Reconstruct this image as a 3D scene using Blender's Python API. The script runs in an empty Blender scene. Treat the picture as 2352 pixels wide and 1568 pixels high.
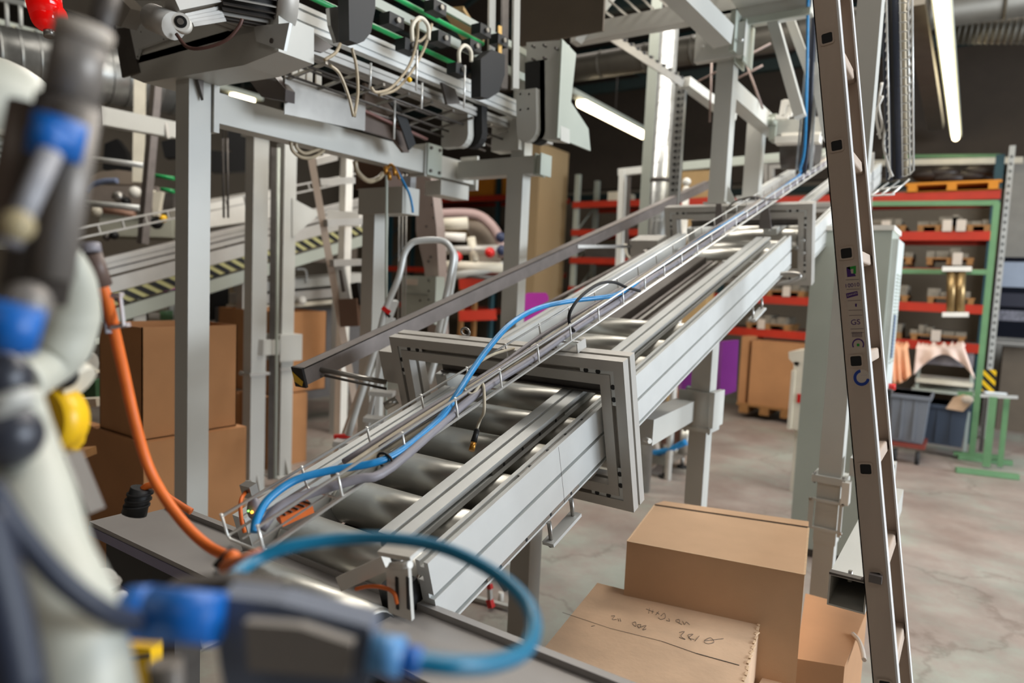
import bpy, bmesh, math, random
from mathutils import Vector, Matrix
random.seed(7)
S = bpy.context.scene
COL = S.collection

# ---------------------------------------------------------------- camera
FPX = 1568.0
def _n(v): return v.normalized()
PIT, ROL, YAW, INC = [math.radians(a) for a in (4.72, 2.55, 33.9, 16.88)]
HC = 1.7
_c, _s = math.cos(YAW), math.sin(YAW)
def _r(v): return Vector((_c*v[0]-_s*v[1], _s*v[0]+_c*v[1], v[2]))
CW = _r((0, math.cos(PIT), -math.sin(PIT)))
_u = _r((0, math.sin(PIT), math.cos(PIT))); _x = _r((1, 0, 0))
CR = _x*math.cos(ROL)+_u*math.sin(ROL); CU = _u*math.cos(ROL)-_x*math.sin(ROL)
C0 = Vector((0, 0, HC))
cam_d = bpy.data.cameras.new('camera'); cam = bpy.data.objects.new('camera', cam_d); COL.objects.link(cam)
cam_d.sensor_width = 36.0; cam_d.lens = 24.0; cam_d.clip_start = 0.02; cam_d.clip_end = 100
mw = Matrix.Identity(4)
for i in range(3):
    mw[i][0] = CR[i]; mw[i][1] = CU[i]; mw[i][2] = -CW[i]; mw[i][3] = C0[i]
cam.matrix_world = mw
cam_d.dof.use_dof = True; cam_d.dof.focus_distance = 1.85; cam_d.dof.aperture_fstop = 1.9
cam_d.dof.aperture_blades = 0
S.camera = cam

# ---------------------------------------------------------------- light
W_ = bpy.data.worlds.new('world'); S.world = W_; W_.use_nodes = True
W_.node_tree.nodes['Background'].inputs[0].default_value = (1.0, 0.84, 0.68, 1)
W_.node_tree.nodes['Background'].inputs[1].default_value = 0.05
def area(name, loc, target, sx, sy, power, color):
    d = bpy.data.lights.new(name, 'AREA'); d.shape = 'RECTANGLE'; d.size = sx; d.size_y = sy
    d.energy = power; d.color = color
    o = bpy.data.objects.new(name, d); COL.objects.link(o); o.location = loc
    o.rotation_euler = (Vector(target)-Vector(loc)).to_track_quat('-Z', 'Y').to_euler()
    return o
# daylight through the glazed side of the hall, right of and behind the photographer
area('window_daylight', (6.8, 5.4, 2.9), (-2.0, 4.6, 1.6), 5.6, 2.8, 760, (0.84, 0.92, 1.0))
area('window_daylight', (6.8, 10.5, 2.9), (0.0, 9.5, 0.5), 3.0, 2.6, 42, (0.88, 0.94, 1.0))
# overhead light from the roof, plus the added fills noted below
area('roof_and_fill_light', (-2.2, 4.9, 5.5), (-2.0, 4.3, 0), 8.0, 1.3, 320, (1.0, 0.94, 0.86))
area('roof_and_fill_light', (0.4, 2.9, 5.5), (-0.4, 2.6, 0), 3.0, 1.0, 75, (1.0, 0.94, 0.86))  # added fill overhead, brightens the box tops
area('roof_and_fill_light', (0.5, -2.6, 5.2), (-0.3, 1.5, 0.8), 5.0, 1.2, 22, (1.0, 0.93, 0.84))  # unseen warm fill behind the camera, added to lift camera-facing sides
area('roof_and_fill_light', (-7.5, 4.0, 5.5), (-7.5, 4.0, 0), 1.2, 6.0, 28, (1.0, 0.92, 0.82))
area('roof_and_fill_light', (-2.5, 8.6, 5.5), (-2.5, 8.6, 0), 6.0, 1.0, 40, (1.0, 0.92, 0.82))

S.view_settings.view_transform = 'Standard'; S.view_settings.look = 'None'
S.view_settings.gamma = 1.0; S.view_settings.use_curve_mapping = False
S.view_settings.exposure = 0.32

# ---------------------------------------------------------------- measuring helpers
AY = Vector((0, math.cos(INC), math.sin(INC)))     # along the incline
AX = Vector((1, 0, 0)); AN = AX.cross(AY)          # across it / normal to it
O_ = Vector((-0.817, 1.788, 1.495))                # top right front corner of the near portal frame
def G(v, u, w): return O_+AX*v+AY*u+AN*w
def ray(x, y): return CW+CR*((x-1176)/FPX)-CU*((y-784)/FPX)
def hit(x, y, p, n):
    r = ray(x, y); return C0+r*((p-C0).dot(n)/r.dot(n))
def P(x, y, d=None, X=None, Y=None, Z=None, v=None, u=None, w=None):
    if d is not None: return C0+ray(x, y)*d
    if X is not None: return hit(x, y, Vector((X, 0, 0)), Vector((1, 0, 0)))
    if Y is not None: return hit(x, y, Vector((0, Y, 0)), Vector((0, 1, 0)))
    if Z is not None: return hit(x, y, Vector((0, 0, Z)), Vector((0, 0, 1)))
    if v is not None: return hit(x, y, G(v, 0, 0), AX)
    if u is not None: return hit(x, y, G(0, u, 0), AY)
    return hit(x, y, G(0, 0, w), AN)
def UW(p):
    d = p-O_; return (d.dot(AX), d.dot(AY), d.dot(AN))

# ---------------------------------------------------------------- materials
MT = {}
def mat(name, col, rough=0.5, metal=0.0, var=0.06, scale=6.0, bump=0.0, bscale=60.0, emit=None, es=1.0, alpha=None, spec=0.5, stretch=None):
    if name in MT: return MT[name]
    m = bpy.data.materials.new(name); m.use_nodes = True; nt = m.node_tree; b = nt.nodes['Principled BSDF']
    b.inputs['Roughness'].default_value = rough; b.inputs['Metallic'].default_value = metal
    b.inputs['Specular IOR Level'].default_value = spec
    tc = nt.nodes.new('ShaderNodeTexCoord')
    mp = nt.nodes.new('ShaderNodeMapping'); nt.links.new(tc.outputs['Object'], mp.inputs[0])
    if stretch: mp.inputs['Scale'].default_value = stretch
    nz = nt.nodes.new('ShaderNodeTexNoise'); nz.inputs['Scale'].default_value = scale; nz.inputs['Detail'].default_value = 4
    nt.links.new(mp.outputs[0], nz.inputs['Vector'])
    rp = nt.nodes.new('ShaderNodeValToRGB')
    c = Vector(col[:3])
    rp.color_ramp.elements[0].position = 0.3; rp.color_ramp.elements[1].position = 0.7
    rp.color_ramp.elements[0].color = (*(c*(1-var)), 1); rp.color_ramp.elements[1].color = (*[min(1, k*(1+var)) for k in c], 1)
    nt.links.new(nz.outputs[0], rp.inputs[0]); nt.links.new(rp.outputs[0], b.inputs['Base Color'])
    if bump:
        n2 = nt.nodes.new('ShaderNodeTexNoise'); n2.inputs['Scale'].default_value = bscale; n2.inputs['Detail'].default_value = 3
        nt.links.new(mp.outputs[0], n2.inputs['Vector'])
        bp = nt.nodes.new('ShaderNodeBump'); bp.inputs['Strength'].default_value = bump; bp.inputs['Distance'].default_value = 0.002
        nt.links.new(n2.outputs[0], bp.inputs['Height']); nt.links.new(bp.outputs[0], b.inputs['Normal'])
    if emit:
        b.inputs['Emission Color'].default_value = (*emit, 1); b.inputs['Emission Strength'].default_value = es
    if alpha is not None:
        b.inputs['Alpha'].default_value = alpha
    MT[name] = m; return m
def sr(r, g, b):
    f = lambda c: (c/255/12.92) if c/255 <= 0.04045 else ((c/255+0.055)/1.055)**2.4
    return (f(r), f(g), f(b))
ALU = mat('anodised_aluminium', sr(208, 210, 208), 0.40, 0.3, 0.04, 9, 0.05, 300)
ALUD = mat('dull_aluminium', sr(185, 182, 176), 0.5, 0.35, 0.05, 9)
PAINT = mat('light_grey_paint', sr(190, 190, 184), 0.42, 0.0, 0.05, 3, 0.05, 120)
PAINTG = mat('green_grey_paint', sr(168, 174, 164), 0.5, 0.0, 0.04, 3)
PAINTW = mat('cream_paint', sr(215, 208, 190), 0.5)
WHITE = mat('white_plastic', sr(225, 222, 214), 0.5)
ROLL = mat('zinc_roller', sr(200, 198, 190), 0.36, 0.85, 0.03, 5)
STEEL = mat('steel', sr(160, 157, 152), 0.33, 0.85, 0.08, 12)
ZINC = mat('zinc_wire', sr(232, 232, 228), 0.3, 0.45, 0.05, 30)
DSTEEL = mat('dark_steel', sr(95, 90, 86), 0.45, 0.6, 0.15, 10, 0.1, 60)
RAILD = mat('dull_channel_steel', sr(122, 115, 112), 0.5, 0.4, 0.12, 14, 0.1, 80)
BLACK = mat('black_plastic', sr(15, 15, 16), 0.55, 0, 0.1)
RUBBER = mat('black_rubber', sr(34, 33, 33), 0.8, 0, 0.1)
LADDER = mat('ladder_aluminium', sr(196, 178, 162), 0.42, 0.15, 0.06, 14, 0.25, 90, stretch=(1, 1, 0.15))
LADE = mat('ladder_lit_aluminium', sr(235, 235, 235), 0.35, 0.2, 0.03)  # paler than the stiles: window light put into the flange colour
GALV = mat('galvanised_duct', sr(190, 192, 190), 0.32, 0.85, 0.12, 14)
DUCTD = mat('dusty_duct', sr(92, 88, 80), 0.5, 0.5, 0.1, 8)
CARD = mat('cardboard', sr(204, 168, 134), 0.8, 0, 0.06, 5, 0.15, 200)
CARD2 = mat('worn_cardboard', sr(206, 174, 144), 0.8, 0, 0.12, 7, 0.4, 60)
CARD3 = mat('brown_cardboard', sr(172, 122, 78), 0.8, 0, 0.07, 4)
CARDE = mat('cardboard_edge', sr(214, 184, 150), 0.85, 0, 0.1, 60)
TAPE = mat('packing_tape', sr(200, 160, 115), 0.3, 0, 0.04, 10)
BLUE = mat('blue_hose', sr(28, 130, 190), 0.35, 0, 0.12, 40)
BLUEP = mat('blue_plastic', sr(14, 98, 180), 0.4, 0, 0.08)
TEALH = mat('teal_blue_hose', sr(8, 112, 148), 0.35, 0, 0.06)
LBLUE = mat('light_blue_plastic', sr(90, 150, 205), 0.4, 0, 0.06)
GREYC = mat('grey_cable', sr(128, 124, 130), 0.5, 0, 0.08, 30)
TANC = mat('tan_cable', sr(176, 166, 145), 0.5, 0, 0.08, 30)
ORANGE = mat('orange_cable', sr(222, 108, 38), 0.5, 0, 0.08, 30)
RED = mat('red_plastic', sr(200, 30, 25), 0.35, 0, 0.05)
RACKR = mat('red_rack_paint', sr(176, 42, 18), 0.5, 0, 0.1)
RACKB = mat('teal_rack_paint', sr(28, 62, 70), 0.5, 0, 0.1)
TEAL = mat('dark_teal_steel', sr(22, 40, 40), 0.6, 0, 0.15)
MAG = mat('magenta_plastic', sr(190, 60, 170), 0.3, 0, 0.06)
PURP = mat('purple_plastic', sr(150, 60, 160), 0.3, 0, 0.06)
GREEN = mat('green_paint', sr(98, 138, 98), 0.5, 0, 0.08)
GREENP = mat('green_plastic', sr(20, 150, 80), 0.4, 0, 0.06)
DGREEN = mat('dark_green_paint', sr(50, 85, 55), 0.5, 0, 0.12)
YELLOW = mat('yellow_plastic', sr(235, 185, 20), 0.4, 0, 0.06)
WOOD = mat('pallet_wood', sr(145, 102, 56), 0.8, 0, 0.15, 20)
GOODS = mat('grey_goods', sr(122, 114, 100), 0.7, 0, 0.2, 12)
PAPER = mat('white_paper', sr(205, 192, 178), 0.8)
CLOTH = mat('pale_pink_cloth', sr(240, 214, 200), 0.9, 0, 0.08, 8, 0.3, 40)
CLOTH2 = mat('peach_cloth', sr(232, 170, 130), 0.9, 0, 0.08, 8, 0.3, 40)
BIN = mat('grey_bin_plastic', sr(105, 110, 118), 0.5, 0, 0.05)
BIN2 = mat('blue_grey_bin_plastic', sr(62, 74, 92), 0.5, 0, 0.05)
ROBOT = mat('pale_robot_paint', sr(190, 190, 177), 0.45, 0, 0.04)
SKINB = mat('dark_blue_cable_skin', sr(40, 46, 62), 0.5, 0, 0.08)
SCREEN = mat('dark_screen', sr(20, 24, 34), 0.15)
SCREENL = mat('pale_screen', sr(150, 160, 175), 0.2, emit=sr(150, 160, 175), es=0.12)
TUBEL = mat('lit_tube', (1, 0.9, 0.68), 0.5, emit=(1.0, 0.84, 0.55), es=6.0)
LEDG = mat('green_led', (0.1, 0.8, 0.1), 0.5, emit=(0.2, 1.0, 0.1), es=3.0)
LEDO = mat('orange_led', (1, 0.4, 0.05), 0.5, emit=(1.0, 0.35, 0.03), es=3.0)
HOSEC = mat('clear_air_hose', sr(165, 150, 125), 0.3, 0, 0.1, 20)
BRASS = mat('brass', sr(170, 120, 50), 0.35, 0.8)
REDLAMP = mat('red_lamp_glass', sr(220, 12, 10), 0.12, 0, 0.05, emit=(0.6, 0.0, 0.0), es=0.25)
WALLM = mat('hall_wall_paint', sr(112, 101, 86), 0.8, 0, 0.07, 0.7)
WALLB = mat('beige_partition', sr(176, 150, 112), 0.8, 0, 0.05, 0.6)
CEILM = mat('dark_roof_deck', sr(48, 40, 33), 0.8, 0, 0.1, 0.8)
HAZ = None
def stripes(name, c1, c2, scale, rot, axis=0):
    m = bpy.data.materials.new(name); m.use_nodes = True; nt = m.node_tree; b = nt.nodes['Principled BSDF']
    tc = nt.nodes.new('ShaderNodeTexCoord'); mp = nt.nodes.new('ShaderNodeMapping')
    mp.inputs['Rotation'].default_value = rot
    nt.links.new(tc.outputs['Object'], mp.inputs[0])
    wv = nt.nodes.new('ShaderNodeTexWave'); wv.inputs['Scale'].default_value = scale; wv.bands_direction = 'XYZ'[axis]
    nt.links.new(mp.outputs[0], wv.inputs['Vector'])
    rp = nt.nodes.new('ShaderNodeValToRGB'); rp.color_ramp.interpolation = 'CONSTANT'
    rp.color_ramp.elements[0].color = (*c1, 1); rp.color_ramp.elements[1].color = (*c2, 1); rp.color_ramp.elements[1].position = 0.5
    nt.links.new(wv.outputs[0], rp.inputs[0]); nt.links.new(rp.outputs[0], b.inputs['Base Color'])
    b.inputs['Roughness'].default_value = 0.5
    return m
HAZ = stripes('hazard_stripes', sr(15, 15, 14), sr(170, 165, 95), 1.9, (math.radians(45), 0, 0), 1)
HAZY = stripes('yellow_hazard_stripes', sr(15, 15, 14), sr(235, 190, 20), 4.0, (0, math.radians(45), 0), 0)
def floor_mat():
    m = bpy.data.materials.new('mottled_concrete'); m.use_nodes = True; nt = m.node_tree; b = nt.nodes['Principled BSDF']
    N = nt.nodes.new; L_ = nt.links.new
    tc = N('ShaderNodeTexCoord')
    def noise(sc, det, rough=0.6):
        n = N('ShaderNodeTexNoise'); n.inputs['Scale'].default_value = sc; n.inputs['Detail'].default_value = det; n.inputs['Roughness'].default_value = rough
        L_(tc.outputs['Object'], n.inputs['Vector']); return n
    n1 = noise(0.9, 8, 0.7); n2 = noise(2.2, 6); n3 = noise(14, 6)
    r1 = N('ShaderNodeValToRGB'); e = r1.color_ramp.elements
    e[0].position = 0.36; e[0].color = (*sr(150, 133, 124), 1); e[1].position = 0.62; e[1].color = (*sr(160, 163, 152), 1)
    k = e.new(0.48); k.color = (*sr(158, 146, 137), 1)
    L_(n1.outputs[0], r1.inputs[0])
    r2 = N('ShaderNodeValToRGB'); r2.color_ramp.elements[0].color = (.58, .56, .55, 1); r2.color_ramp.elements[1].color = (1.1, 1.1, 1.1, 1)
    r2.color_ramp.elements[0].position = 0.3; r2.color_ramp.elements[1].position = 0.65
    L_(n2.outputs[0], r2.inputs[0])
    mx = N('ShaderNodeMix'); mx.data_type = 'RGBA'; mx.blend_type = 'MULTIPLY'; mx.inputs[0].default_value = 0.6
    L_(r1.outputs[0], mx.inputs[6]); L_(r2.outputs[0], mx.inputs[7])
    # hairline cracks
    vo = N('ShaderNodeTexVoronoi'); vo.feature = 'DISTANCE_TO_EDGE'; vo.inputs['Scale'].default_value = 0.55
    ad = N('ShaderNodeMix'); ad.data_type = 'RGBA'; ad.blend_type = 'LINEAR_LIGHT'; ad.inputs[0].default_value = 0.25
    L_(tc.outputs['Object'], ad.inputs[6]); L_(n2.outputs[1], ad.inputs[7]); L_(ad.outputs[2], vo.inputs['Vector'])
    r3 = N('ShaderNodeValToRGB'); r3.color_ramp.elements[0].color = (.7, .67, .65, 1); r3.color_ramp.elements[1].color = (1, 1, 1, 1); r3.color_ramp.elements[1].position = 0.012
    L_(vo.outputs[0], r3.inputs[0])
    m2 = N('ShaderNodeMix'); m2.data_type = 'RGBA'; m2.blend_type = 'MULTIPLY'; m2.inputs[0].default_value = 0.8
    L_(mx.outputs[2], m2.inputs[6]); L_(r3.outputs[0], m2.inputs[7]); L_(m2.outputs[2], b.inputs['Base Color'])
    r4 = N('ShaderNodeMapRange'); r4.inputs[3].default_value = 0.42; r4.inputs[4].default_value = 0.65; L_(n2.outputs[0], r4.inputs[0]); L_(r4.outputs[0], b.inputs['Roughness'])
    bp = N('ShaderNodeBump'); bp.inputs['Strength'].default_value = 0.1; L_(n3.outputs[0], bp.inputs['Height']); L_(bp.outputs[0], b.inputs['Normal'])
    return m

# ---------------------------------------------------------------- mesh helpers
def root_of(o):
    while o.parent: o = o.parent
    return o
class MB:
    def __init__(s): s.bm = bmesh.new(); s.sm = []
    def face(s, pts):
        vs = [s.bm.verts.new(p) for p in pts]
        try: return s.bm.faces.new(vs)
        except Exception: return None
    def hexa(s, p):
        vs = [s.bm.verts.new(q) for q in p]
        for f in ((0, 3, 2, 1), (4, 5, 6, 7), (0, 1, 5, 4), (1, 2, 6, 5), (2, 3, 7, 6), (3, 0, 4, 7)):
            s.bm.faces.new([vs[i] for i in f])
        return s
    def box(s, x0, x1, y0, y1, z0, z1):
        if x0 > x1: x0, x1 = x1, x0
        if y0 > y1: y0, y1 = y1, y0
        if z0 > z1: z0, z1 = z1, z0
        return s.hexa([Vector(q) for q in ((x0, y0, z0), (x1, y0, z0), (x1, y1, z0), (x0, y1, z0), (x0, y0, z1), (x1, y0, z1), (x1, y1, z1), (x0, y1, z1))])
    def gbox(s, v0, v1, u0, u1, w0, w1):
        v0, v1 = sorted((v0, v1)); u0, u1 = sorted((u0, u1)); w0, w1 = sorted((w0, w1))
        return s.hexa([G(*q) for q in ((v0, u0, w0), (v1, u0, w0), (v1, u1, w0), (v0, u1, w0), (v0, u0, w1), (v1, u0, w1), (v1, u1, w1), (v0, u1, w1))])
    def bar(s, a, b, w, h, up=(0, 0, 1)):
        a = Vector(a); b = Vector(b); d = _n(b-a); up = Vector(up)
        sx = d.cross(up)
        if sx.length < 1e-4: sx = d.cross(Vector((0, 1, 0)))
        sx = _n(sx); sy = _n(sx.cross(d)); sx = sx*(w/2); sy = sy*(h/2)
        return s.hexa([a-sx-sy, a+sx-sy, a+sx+sy, a-sx+sy, b-sx-sy, b+sx-sy, b+sx+sy, b-sx+sy][:4]+[b-sx-sy, b+sx-sy, b+sx+sy, b-sx+sy])
    def prism(s, pts, dv):
        dv = Vector(dv); A = [s.bm.verts.new(Vector(p)) for p in pts]; B = [s.bm.verts.new(Vector(p)+dv) for p in pts]
        n = len(pts)
        s.bm.faces.new(A[::-1]); s.bm.faces.new(B)
        for i in range(n): s.bm.faces.new((A[i], A[(i+1) % n], B[(i+1) % n], B[i]))
        return s
    def cyl(s, a, b, r, r2=None, n=16, caps=True):
        a = Vector(a); b = Vector(b); r2 = r if r2 is None else r2; d = _n(b-a)
        t = Vector((0, 0, 1)) if abs(d.z) < .9 else Vector((1, 0, 0)); e1 = _n(d.cross(t)); e2 = d.cross(e1)
        A = []; B = []
        for i in range(n):
            q = e1*math.cos(2*math.pi*i/n)+e2*math.sin(2*math.pi*i/n)
            A.append(s.bm.verts.new(a+q*r)); B.append(s.bm.verts.new(b+q*r2))
        for i in range(n):
            f = s.bm.faces.new((A[i], A[(i+1) % n], B[(i+1) % n], B[i])); f.smooth = True
        if caps: s.bm.faces.new(A[::-1]); s.bm.faces.new(B)
        return s
    def tube(s, pts, r, n=8, k=5, closed=False, caps=True):
        pts = [Vector(p) for p in pts]; out = []
        m = len(pts)
        if k > 1 and m > 2:
            for i in range(m-1 if not closed else m):
                p1, p2 = pts[i], pts[(i+1) % m]
                p0 = pts[i-1] if (i > 0 or closed) else p1*2-p2
                p3 = pts[(i+2) % m] if (i+2 < m or closed) else p2*2-p1
                for j in range(k):
                    t = j/k
                    out.append(0.5*((2*p1)+(p2-p0)*t+(2*p0-5*p1+4*p2-p3)*t*t+(3*p1-p0-3*p2+p3)*t**3))
            if not closed: out.append(pts[-1])
        else: out = pts
        N_ = len(out); rings = []; prev = None
        for i, p in enumerate(out):
            if closed: d = out[(i+1) % N_]-out[i-1]
            else: d = out[min(i+1, N_-1)]-out[max(i-1, 0)]
            d = _n(d)
            if prev is None:
                t = Vector((0, 0, 1)) if abs(d.z) < .9 else Vector((1, 0, 0)); e1 = _n(d.cross(t))
            else: e1 = _n(prev-d*prev.dot(d))
            prev = e1; e2 = d.cross(e1)
            rr = r(i/(N_-1)) if callable(r) else r
            rings.append([s.bm.verts.new(p+(e1*math.cos(2*math.pi*j/n)+e2*math.sin(2*math.pi*j/n))*rr) for j in range(n)])
        for i in range(N_-1 if not closed else N_):
            A, B = rings[i], rings[(i+1) % N_]
            for j in range(n):
                f = s.bm.faces.new((A[j], A[(j+1) % n], B[(j+1) % n], B[j])); f.smooth = True
        if caps and not closed: s.bm.faces.new(rings[0][::-1]); s.bm.faces.new(rings[-1])
        return s
    def ball(s, c, r, sc=(1, 1, 1), n=16):
        c = Vector(c)
        ret = bmesh.ops.create_uvsphere(s.bm, u_segments=n, v_segments=n//2+2, radius=r)
        for v_ in ret['verts']: v_.co = Vector((v_.co.x*sc[0], v_.co.y*sc[1], v_.co.z*sc[2]))+c
        for f in {f for v_ in ret['verts'] for f in v_.link_faces}: f.smooth = True
        return s
    def hull(s, pts):
        vs = [s.bm.verts.new(Vector(p)) for p in pts]
        bmesh.ops.convex_hull(s.bm, input=vs); return s
    def bevel(s, w=0.002, seg=1, ang=30):
        es = [e for e in s.bm.edges if len(e.link_faces) == 2 and e.calc_face_angle(0) > math.radians(ang)]
        bmesh.ops.bevel(s.bm, geom=es, offset=w, segments=seg, affect='EDGES', clamp_overlap=True); return s
    def build(s, name, m, parent=None, label=None, cat=None, group=None, kind=None, origin=None):
        bmesh.ops.recalc_face_normals(s.bm, faces=s.bm.faces)
        if parent is not None: org = root_of(parent).location.copy()
        else:
            if origin is None:
                lo = [min(v_.co[i] for v_ in s.bm.verts) for i in range(3)]; hi = [max(v_.co[i] for v_ in s.bm.verts) for i in range(3)]
                org = Vector(((lo[0]+hi[0])/2, (lo[1]+hi[1])/2, lo[2]))
            else: org = Vector(origin)
        for v_ in s.bm.verts: v_.co -= org
        me = bpy.data.meshes.new(name); s.bm.to_mesh(me); s.bm.free()
        if isinstance(m, (list, tuple)):
            for q in m: me.materials.append(q)
        else: me.materials.append(m)
        o = bpy.data.objects.new(name, me); COL.objects.link(o)
        if parent is not None: o.parent = parent
        else: o.location = org
        if label: o['label'] = label
        if cat: o['category'] = cat
        if group: o['group'] = group
        if kind: o['kind'] = kind
        return o
def thing(name, loc, label, cat, group=None):
    o = bpy.data.objects.new(name, None); COL.objects.link(o); o.location = Vector(loc); o.empty_display_size = 0.05
    o['label'] = label; o['category'] = cat
    if group: o['group'] = group
    return o
def struct(name, mb, m, parent=None):
    return mb.build(name, m, parent, kind=None if parent else 'structure')
def slotrect(w, h, T=(), R=(), B=(), L=(), sw=0.010, sd=0.016):
    """closed outline (x in 0..w, y in 0..h) with slots cut into the four sides"""
    pts = [(0, 0)]
    for c in sorted(B): pts += [(c-sw/2, 0), (c-sw/2, sd), (c+sw/2, sd), (c+sw/2, 0)]
    pts.append((w, 0))
    for c in sorted(R): pts += [(w, c-sw/2), (w-sd, c-sw/2), (w-sd, c+sw/2), (w, c+sw/2)]
    pts.append((w, h))
    for c in sorted(T, reverse=True): pts += [(c+sw/2, h), (c+sw/2, h-sd), (c-sw/2, h-sd), (c-sw/2, h)]
    pts.append((0, h))
    for c in sorted(L, reverse=True): pts += [(0, c+sw/2), (sd, c+sw/2), (sd, c-sw/2), (0, c-sw/2)]
    return pts
# ================================================================ SETTING
FL = floor_mat()
struct('floor', MB().box(-14, 8, -5, 13.2, -0.1, 0), FL)
struct('wall_back', MB().box(-14, 8, 13.0, 13.2, 0, 5.8), WALLM)
struct('wall_left', MB().box(-14.2, -14, -5, 13.2, 0, 5.8), WALLM)
struct('ceiling', MB().box(-14, 8, -5, 13.2, 5.8, 5.95), CEILM)
for i, y in enumerate((7.6, 10.6)):
    m = MB()
    m.box(-14, 6, y-.06, y+.06, 5.0, 5.16); m.box(-14, 6, y-.05, y+.05, 5.62, 5.75)
    x = -13.5
    while x < 5:
        m.bar((x, y, 5.16), (x+1.1, y, 5.62), .05, .05); m.bar((x+1.1, y, 5.62), (x+2.2, y, 5.16), .05, .05); x += 2.2
    struct('trim_%d' % (i+1), m, TEAL)
struct('wall_partition', MB().box(-6.9, -6.5, 10.3, 11.3, 0, 4.2), WALLB)
struct('trim_5', MB().box(-14, 8, 12.86, 13.0, 3.75, 5.8), mat('shaded_upper_wall', sr(66, 56, 46), .8))  # upper wall band in a darker colour, for the shade up there
m = MB()
for x in (-5.2, -1.9, 1.6): m.box(x-.09, x+.09, 12.8, 13.0, 0, 5.8)
struct('trim_3', m, TEAL)
m = MB(); m.box(-14, 8, 12.9, 13, 3.55, 3.66); struct('trim_4', m, TEAL)
# fluorescent rows
def lightrow(x, y0, y1, z, label, segs, w=.045):
    t = thing('fluorescent_light', (x, y0, z), label, 'light', 'fluorescent ceiling light rows')
    MB().box(x-.07, x+.07, y0-.3, y1+.1, z+.03, z+.10).build('housing', PAINTG, t)
    L_ = (y1-y0)/segs
    for i in range(segs):
        MB().cyl((x, y0+L_*i+.03, z), (x, y0+L_*(i+1)-.03, z), w, n=12).build('tube', TUBEL, t)
    MB().cyl((x, (y0+y1)/2, z+.1), (x, (y0+y1)/2, 5.8), .006, n=6).build('hanger', DSTEEL, t)
lightrow(-.44, 3.9, 12.4, 4.2, 'long bright strip light at upper right behind the ladder', 6, .048)
lightrow(-4.63, 8.27, 10.45, 4.2, 'short strip light of two lit tubes left of the galvanised duct', 2, .07)
lightrow(-8.98, 1.2, 3.72, 4.2, 'strip light at top left edge behind the blurred grey tool', 2, .05)
lightrow(-9.0, 4.2, 4.45, 4.2, 'tiny lit strip between the grey tool and the overhead machine', 1, .05)
lightrow(-8.95, 5.9, 6.3, 4.2, 'small lit strip glimpsed above the left grey beam', 1, .055)
# grey cable trunking beside the right light
m = MB(); m.bar(P(2100, 0, Z=4.3), P(2150, 290, Z=4.0), .17, .10)
m.build('trunking', DUCTD, label='dull hanging trunking left of the long bright strip light', cat='trunking')
# ducts under the roof
t = thing('ventilation_duct', (-4, 8, 4.5), 'dusty round ventilation duct under the roof behind the upper frame', 'duct')
MB().cyl((-7.5, 8.0, 4.55), (1.0, 8.0, 4.55), .16, n=20).build('pipe', DUCTD, t)
for k in range(14): MB().cyl((-7.2+k*.6, 8.0, 4.55), (-7.17+k*.6, 8.0, 4.55), .167, n=20).build('rib', DUCTD, t)
t = thing('ventilation_duct', (1, 7.2, 4.5), 'ribbed galvanised duct at top right corner beyond the strip light', 'duct')
a = P(2190, 70, Y=8.6); b = P(2420, 68, Y=8.6)
MB().cyl(a, b, .13, n=20).build('pipe', DUCTD, t)
for k in range(16):
    q = a+(b-a)*(k/16); MB().cyl(q, q+(b-a)*.02, .138, n=20).build('rib', DUCTD, t)
t = thing('ventilation_duct', tuple(P(60, 150, d=7)), 'large shiny round duct at left edge under the strip light', 'duct')
a = P(-60, 120, d=7); b = P(420, 205, d=8.5)
MB().cyl(a, b, .32, n=24).build('pipe', GALV, t)
for k in range(1, 12):
    q = a+(b-a)*(k/12); MB().cyl(q, q+(b-a)*.008, .333, n=24).build('rib', GALV, t)

# ================================================================ INCLINED ROLLER CONVEYOR
conv = thing('roller_conveyor', (-1.25, 1.0, 0.9), 'inclined aluminium roller conveyor running from foreground up to the right', 'conveyor')
def gprofile(name, pts, v0, w0, u0, u1, parent, m=ALU, lab=None):
    mb = MB(); mb.prism([G(v0+x, u0, w0+y) for x, y in pts], AY*(u1-u0))
    o = mb.build(name, m, parent)
    if lab: o['label'] = lab
    return o
# right side beam: tall slotted profile
beam = slotrect(.036, .185, T=(.018,), R=(.012, .097), L=(.05, .14), sw=.012, sd=.015)
rb = gprofile('side_beam', beam, -.126, -.346, -.80, 2.46, conv)
gprofile('side_beam', beam, -.036, -.340, 2.66, 5.6, conv, lab='upper right side beam behind the second frame')
guide = slotrect(.080, .040, T=(.040,), R=(.020,), L=(.020,), sw=.012, sd=.016)
gr = gprofile('guide_rail', guide, -.280, -.203, -.755, 2.44, conv, lab='flat double-strip guide rail over the rollers')
guide2 = slotrect(.080, .040, T=(.040,), sw=.012, sd=.016)
gprofile('guide_rail', guide2, -.30, -.20, 2.66, 5.6, conv)
lbeam = slotrect(.050, .185, T=(.030,), sw=.010, sd=.010)
gprofile('side_beam', lbeam, -.690, -.346, -.86, .0, conv)
gprofile('side_beam', lbeam, -.80, -.346, .08, 2.55, conv)
gprofile('side_beam', lbeam, -.80, -.346, 2.70, 5.6, conv)
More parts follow.
